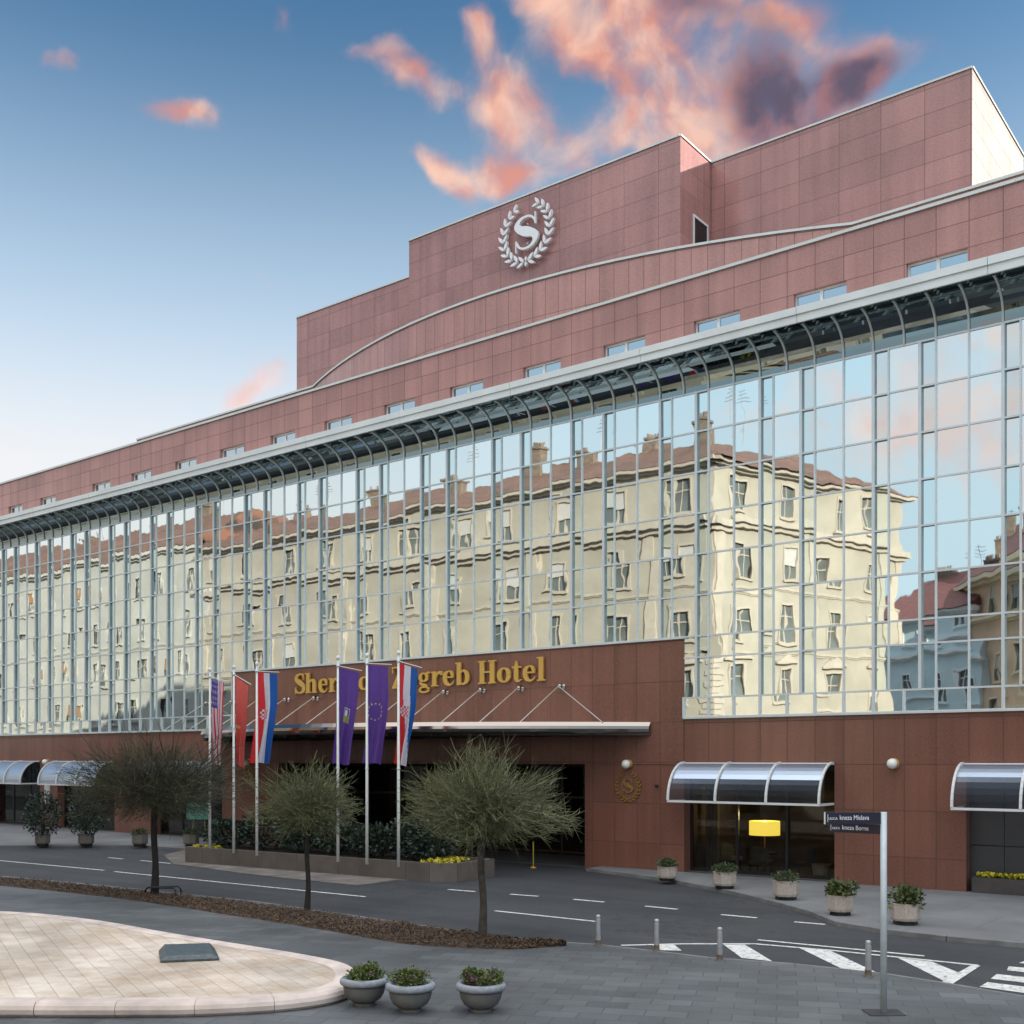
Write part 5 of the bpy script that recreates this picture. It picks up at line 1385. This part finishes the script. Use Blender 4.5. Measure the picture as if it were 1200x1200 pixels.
def house(name, label, faces, z_eave, rows, wallm, trim, cornices, roof_h, roof_d, rx, back, attic=False, plinth=4.6, spacing=4.4, ww=1.1, wh=1.95, ped=None, seed=1):
    """faces: list of (A, B) wall lines, outward to the left of travel B->A; rows: window centre heights"""
    t = thing(name, (0, 0, 0), label, 'building'); rnd = random.Random(seed)
    wm = MB(); tr = MB(); nwin = 0
    fb = MB(); fb.box(-ww / 2 - .12, -ww / 2, -.06, .14, -wh / 2 - .1, wh / 2 + .12); fb.box(ww / 2, ww / 2 + .12, -.06, .14, -wh / 2 - .1, wh / 2 + .12)
    fb.box(-ww / 2, ww / 2, -.06, .14, wh / 2, wh / 2 + .14); fb.box(-ww / 2 - .22, ww / 2 + .22, -.16, .14, -wh / 2 - .22, -wh / 2 - .1)
    fb.box(-.04, .04, .10, .16, -wh / 2, wh / 2); fb.box(-ww / 2, -.04, .11, .15, wh * .14, wh * .14 + .07); fb.box(.04, ww / 2, .11, .15, wh * .14, wh * .14 + .07)
    fo = fb.build('window', trim, t)
    pb = MB(); pb.poly([(-ww / 2, .15, -wh / 2), (ww / 2, .15, -wh / 2), (ww / 2, .15, wh / 2), (-ww / 2, .15, wh / 2)]); po = pb.build('pane', WGL, fo)
    bb = MB(); bb.box(-ww / 2, ww / 2, .05, .09, -.1, wh / 2); bo = None
    first = True
    for fi, (A, B) in enumerate(faces):
        d = (B - A); Ln = d.length; d.normalize(); n = Vector((d.y, -d.x, 0)) * -1
        # n must point to the plaza / street (toward +Y or +X side)
        if (n.y < 0 and abs(n.y) > .6) or (abs(n.y) <= .6 and n.x < 0): n = -n
        k = max(1, round(Ln / spacing)); ops = []
        for i in range(k):
            s = Ln * (i + .5) / k
            for z in rows: ops.append((s - ww / 2, s + ww / 2, z - wh / 2, z + wh / 2))
            ops.append((s - 1.1, s + 1.1, .6, 3.6))
        wall_open(wm, A, d, n, 0, Ln, 0, z_eave, ops, .22)
        ang = math.atan2(d.y, d.x)
        flip = Vector((-d.y, d.x, 0)).dot(n) > 0      # local -Y must face outward
        rz = ang + (math.pi if flip else 0)
        for o4 in ops:
            if o4[3] - o4[2] > 2.9 and o4[2] < 1: continue
            c = A + d * ((o4[0] + o4[1]) / 2) + Vector((0, 0, (o4[2] + o4[3]) / 2))
            if nwin >= 95: break
            if first: w_ = fo; first = False
            else:
                w_ = fo.copy(); COL.objects.link(w_); w_.parent = t; p2 = po.copy(); COL.objects.link(p2); p2.parent = w_
            w_.location = c; w_.rotation_euler = (0, 0, rz); nwin += 1
            r_ = rnd.random()
            if r_ < .32:
                if bo is None: bo = bb.build('blind', BLW if seed != 2 else SHUT, w_)
                else: b3 = bo.copy(); COL.objects.link(b3); b3.parent = w_
        # cornices
        for (z, hgt, dep) in cornices:
            for (zz, hh_, dd_) in ((z, hgt * .4, dep * .5), (z + hgt * .4, hgt * .6, dep)):
                q0, q1 = A - d * dd_ * .0, B + d * dd_ * .0
                c4 = [A + n * dd_ - d * dd_, B + n * dd_ + d * dd_, B - n * .1 + d * dd_, A - n * .1 - d * dd_]
                tr.prism([(v.x, v.y) for v in c4], zz, zz + hh_ - .004 * (fi + 1)); tr.poly([(v.x, v.y, zz) for v in c4][::-1])
        if ped:
            for i in range(k):
                s = Ln * (i + .5) / k; c = A + d * s
                for z in ped:
                    q = [c + d * -1.0, c + d * 1.0]
                    tr.poly([q[0] + n * .18 + Vector((0, 0, z)), q[1] + n * .18 + Vector((0, 0, z)), c + n * .18 + Vector((0, 0, z + .55))])
                    tr.poly([q[0] + n * .18 + Vector((0, 0, z)), c + n * .18 + Vector((0, 0, z + .55)), c + Vector((0, 0, z + .55)), q[0] + Vector((0, 0, z))])
                    tr.poly([q[1] + n * .18 + Vector((0, 0, z)), c + n * .18 + Vector((0, 0, z + .55)), c + Vector((0, 0, z + .55)), q[1] + Vector((0, 0, z))])
                    M4 = Matrix.Translation(c) @ Matrix.Rotation(rz, 4, 'Z'); tr.box(-1.1, 1.1, -.24, .0, z - .14, z, 0, M4)
    if ped:      # quoins on the corner and pilaster strips between the bays
        for fi, (A, B) in enumerate(faces):
            d = (B - A).normalized(); Ln = (B - A).length; n = Vector((d.y, -d.x, 0))
            if (n.y < 0 and abs(n.y) > .6) or (abs(n.y) <= .6 and n.x < 0): n = -n
            k = max(1, round(Ln / spacing))
            for i in range(0, k + 1, 2):
                c = A + d * min(max(Ln * i / k, .4), Ln - .4)
                q4 = [c - d * .32 + n * .10, c + d * .32 + n * .10, c + d * .32 - n * .1, c - d * .32 - n * .1]
                tr.prism([(v.x, v.y) for v in q4], 10.7, 17.98)
            c5 = B if fi == 0 else A
            sgn = -1 if fi == 0 else 1
            for q5 in range(16):
                w5 = .9 if q5 % 2 else .6; z5 = 5.0 + q5 * .36
                q4 = [c5 + n * .07, c5 + d * sgn * w5 + n * .07, c5 + d * sgn * w5 - n * .05, c5 - n * .05]
                tr.prism([(v.x, v.y) for v in q4], z5, z5 + .30)
    wm2 = MB()
    for pa, pb_ in back: wm.poly([(pa.x, pa.y, 0), (pb_.x, pb_.y, 0), (pb_.x, pb_.y, z_eave), (pa.x, pa.y, z_eave)])
    wm.build('wall', wallm, t); tr.build('cornice', trim, t)
    # dark rooms behind the panes stop light leaking
    return t
CREAM = mat('cream_render', (.355, .330, .275), .9, 0, .12, .45, .02, 3); CREAMT = mat('cream_trim', (.41, .37, .31), .85, 0, .08, 2)
PALEG = mat('pale_render', (.42, .42, .385), .9, 0, .12, .45, .02, 3); PALET = mat('pale_trim', (.46, .45, .40), .85, 0, .08, 2)
BLUEG = mat('blue_grey_render', (.58, .72, .78), .9, 0, .08, .7); BLUET = mat('blue_grey_trim', (.74, .78, .80), .85, 0, .08, 2)
OCHRE = mat('ochre_render', (.66, .48, .34), .9, 0, .12, .7); OCHT = mat('ochre_trim', (.72, .62, .46), .85, 0, .1, 2)
def roof(t, outer, inner, z0, z1, over=.5, m=TILE, chim=(), seed=3):
    mb = MB(); n = len(outer)
    for i in range(n):
        a, b, c, d = outer[i], outer[(i + 1) % n], inner[(i + 1) % n], inner[i]
        mb.poly([(a.x, a.y, z0), (b.x, b.y, z0), (c.x, c.y, z1), (d.x, d.y, z1)])
    mb.poly([(v.x, v.y, z1) for v in inner])
    o = mb.build('roof', m, t)
    r_ = random.Random(seed)
    for (x, y, zz) in chim:
        c = MB(); w_ = r_.uniform(.4, .9); hh_ = r_.uniform(.5, 1.2)
        c.box(x - w_, x + w_, y - .35, y + .35, zz - 1.5, zz + hh_); c.box(x - w_ - .08, x + w_ + .08, y - .43, y + .43, zz + hh_, zz + hh_ + .15)
        for k in range(3): c.tube([(x - w_ * .6 + k * w_ * .6, y, zz + hh_ + .14), (x - w_ * .6 + k * w_ * .6, y, zz + hh_ + .5)], .12, 6)
        c.build('chimney', CHIM, o)
    for (x, y, zz) in chim[::2]:
        c = MB(); xx = x + 2.1; c.tube([(xx, y, zz - .5), (xx, y, zz + 2.8)], .025, 4)
        for k in range(4): c.tube([(xx - .5 + .08 * k, y, zz + 2.0 + .22 * k), (xx + .5 - .08 * k, y, zz + 2.0 + .22 * k)], .015, 4)
        c.build('antenna', DARKM, o)
Yb = -(60 - DC)
V_ = lambda x, y: Vector((x, y, 0))
c1 = V_(-31.2, Yb); c0 = V_(-81, Yb); c2 = V_(-25.8, -41.8); c3 = V_(-37, -45.4); c4 = V_(-40, -40); c5 = V_(-81, -40)
hb = house('corner_house', 'cream corner house with pedimented windows and a heavy cornice, mirrored in the glass', [(c0, c1), (c1, c2)], 21.9, [8.5, 12.35, 16.1, 20.15], CREAM, CREAMT, [(18.0, .7, .5), (21.6, .35, .55), (10.4, .25, .14), (14.2, .22, .12), (6.2, .3, .2)], 3, 4, 0, [(c2, c3), (c3, c4), (c4, c5), (c5, c0)], ped=[9.95], seed=1)
ov_ = [V_(-81, Yb + .6), V_(-30.5, Yb + .6), V_(-25.0, -42.3), V_(-37, -46), V_(-40.4, -40.5), V_(-81, -40.5)]
inn = [V_(-81, Yb - 5.5), V_(-35.6, Yb - 5.5), V_(-31.5, -38.5), V_(-35, -41), V_(-41, -35), V_(-81, -35)]
roof(hb, ov_, inn, 21.95, 24.9, chim=[(-34.5, Yb - 5, 24.9), (-38.5, Yb - 5.2, 24.9), (-44, Yb - 5.2, 24.9), (-48, Yb - 5, 24.9), (-56, Yb - 5, 24.9), (-64, Yb - 5, 24.9), (-73, Yb - 5, 24.9)])
d0 = V_(-128, Yb + .1)
h2 = house('terrace_house', 'pale terrace house with a steep red roof, mirrored at the far left of the glass', [(d0, V_(-81.1, Yb + .1))], 22.9, [8.4, 12.2, 16.0, 19.8], PALEG, PALET, [(22.4, .5, .5), (6.4, .3, .2), (14.1, .2, .1)], 5, 5, 0, [(V_(-128, -40), d0), (V_(-81.1, -40), V_(-81.1, Yb + .1))], spacing=3.6, seed=2, ww=1.1, wh=1.9)
roof(h2, [V_(-128, Yb + .6), V_(-80.6, Yb + .6), V_(-80.6, -40), V_(-128, -40)], [V_(-128, Yb - 5), V_(-81, Yb - 5), V_(-81, -36), V_(-128, -36)], 22.95, 26.9, chim=[(-86, Yb - 4.5, 26.3), (-95, Yb - 4, 26.0), (-106, Yb - 4.5, 26.3)])
A = mirrored(1025, 730, 15); B = mirrored(1150, 712, 15)
dd = (B - A).normalized(); nb = Vector((dd.y, -dd.x, 0)); nb = nb if nb.y < 0 else -nb
h3 = house('town_house', 'blue-grey town house with a dark red roof, mirrored beside the cream corner', [(A, B)], 14.9, [13.4, 9.6, 6.0], BLUEG, BLUET, [(14.5, .4, .45), (11.6, .35, .3), (7.6, .2, .12)], 3, 3, 0, [(A, A + nb * 12), (B, B + nb * 12)], spacing=2.9, ww=1.0, wh=1.5, seed=3)
TILED = mat('dark_red_tiles', (.14, .05, .045), .85, 0, .3, 3)
roof(h3, [A - nb * .6 - dd, B - nb * .6 + dd * .3, B + nb * 12, A + nb * 12 - dd], [A + nb * 5 - dd, B + nb * 5, B + nb * 7, A + nb * 7 - dd], 14.95, 18.6, m=TILED, chim=[((A.x + B.x) / 2, (A.y + B.y) / 2 - 5, 18.3), (B.x - 1, B.y - 5, 18.5)])
A = mirrored(1131, 690, 17); B = mirrored(1290, 630, 17)
dd = (B - A).normalized(); nb = Vector((dd.y, -dd.x, 0)); nb = nb if nb.y < 0 else -nb
h4 = house('ochre_house', 'ochre stucco house with pilasters and a red roof, mirrored at the far right', [(A, B)], 16.9, [15.2, 11.0, 7.0], OCHRE, OCHT, [(16.3, .6, .8), (13.3, .4, .4), (9.0, .2, .12)], 3, 3, 0, [(A, A + nb * 12), (B, B + nb * 12)], spacing=3.8, ww=1.2, wh=1.9, seed=4)
roof(h4, [A - nb * .8 - dd * .8, B - nb * .8, B + nb * 12, A + nb * 12 - dd], [A + nb * 5 + dd * 2, B + nb * 5, B + nb * 7, A + nb * 7 + dd * 2], 16.95, 21.2, m=TILED, chim=[(A.x + 1.0, A.y - 4, 20.5), ((A.x + B.x) / 2, (A.y + B.y) / 2 - 5, 21)])
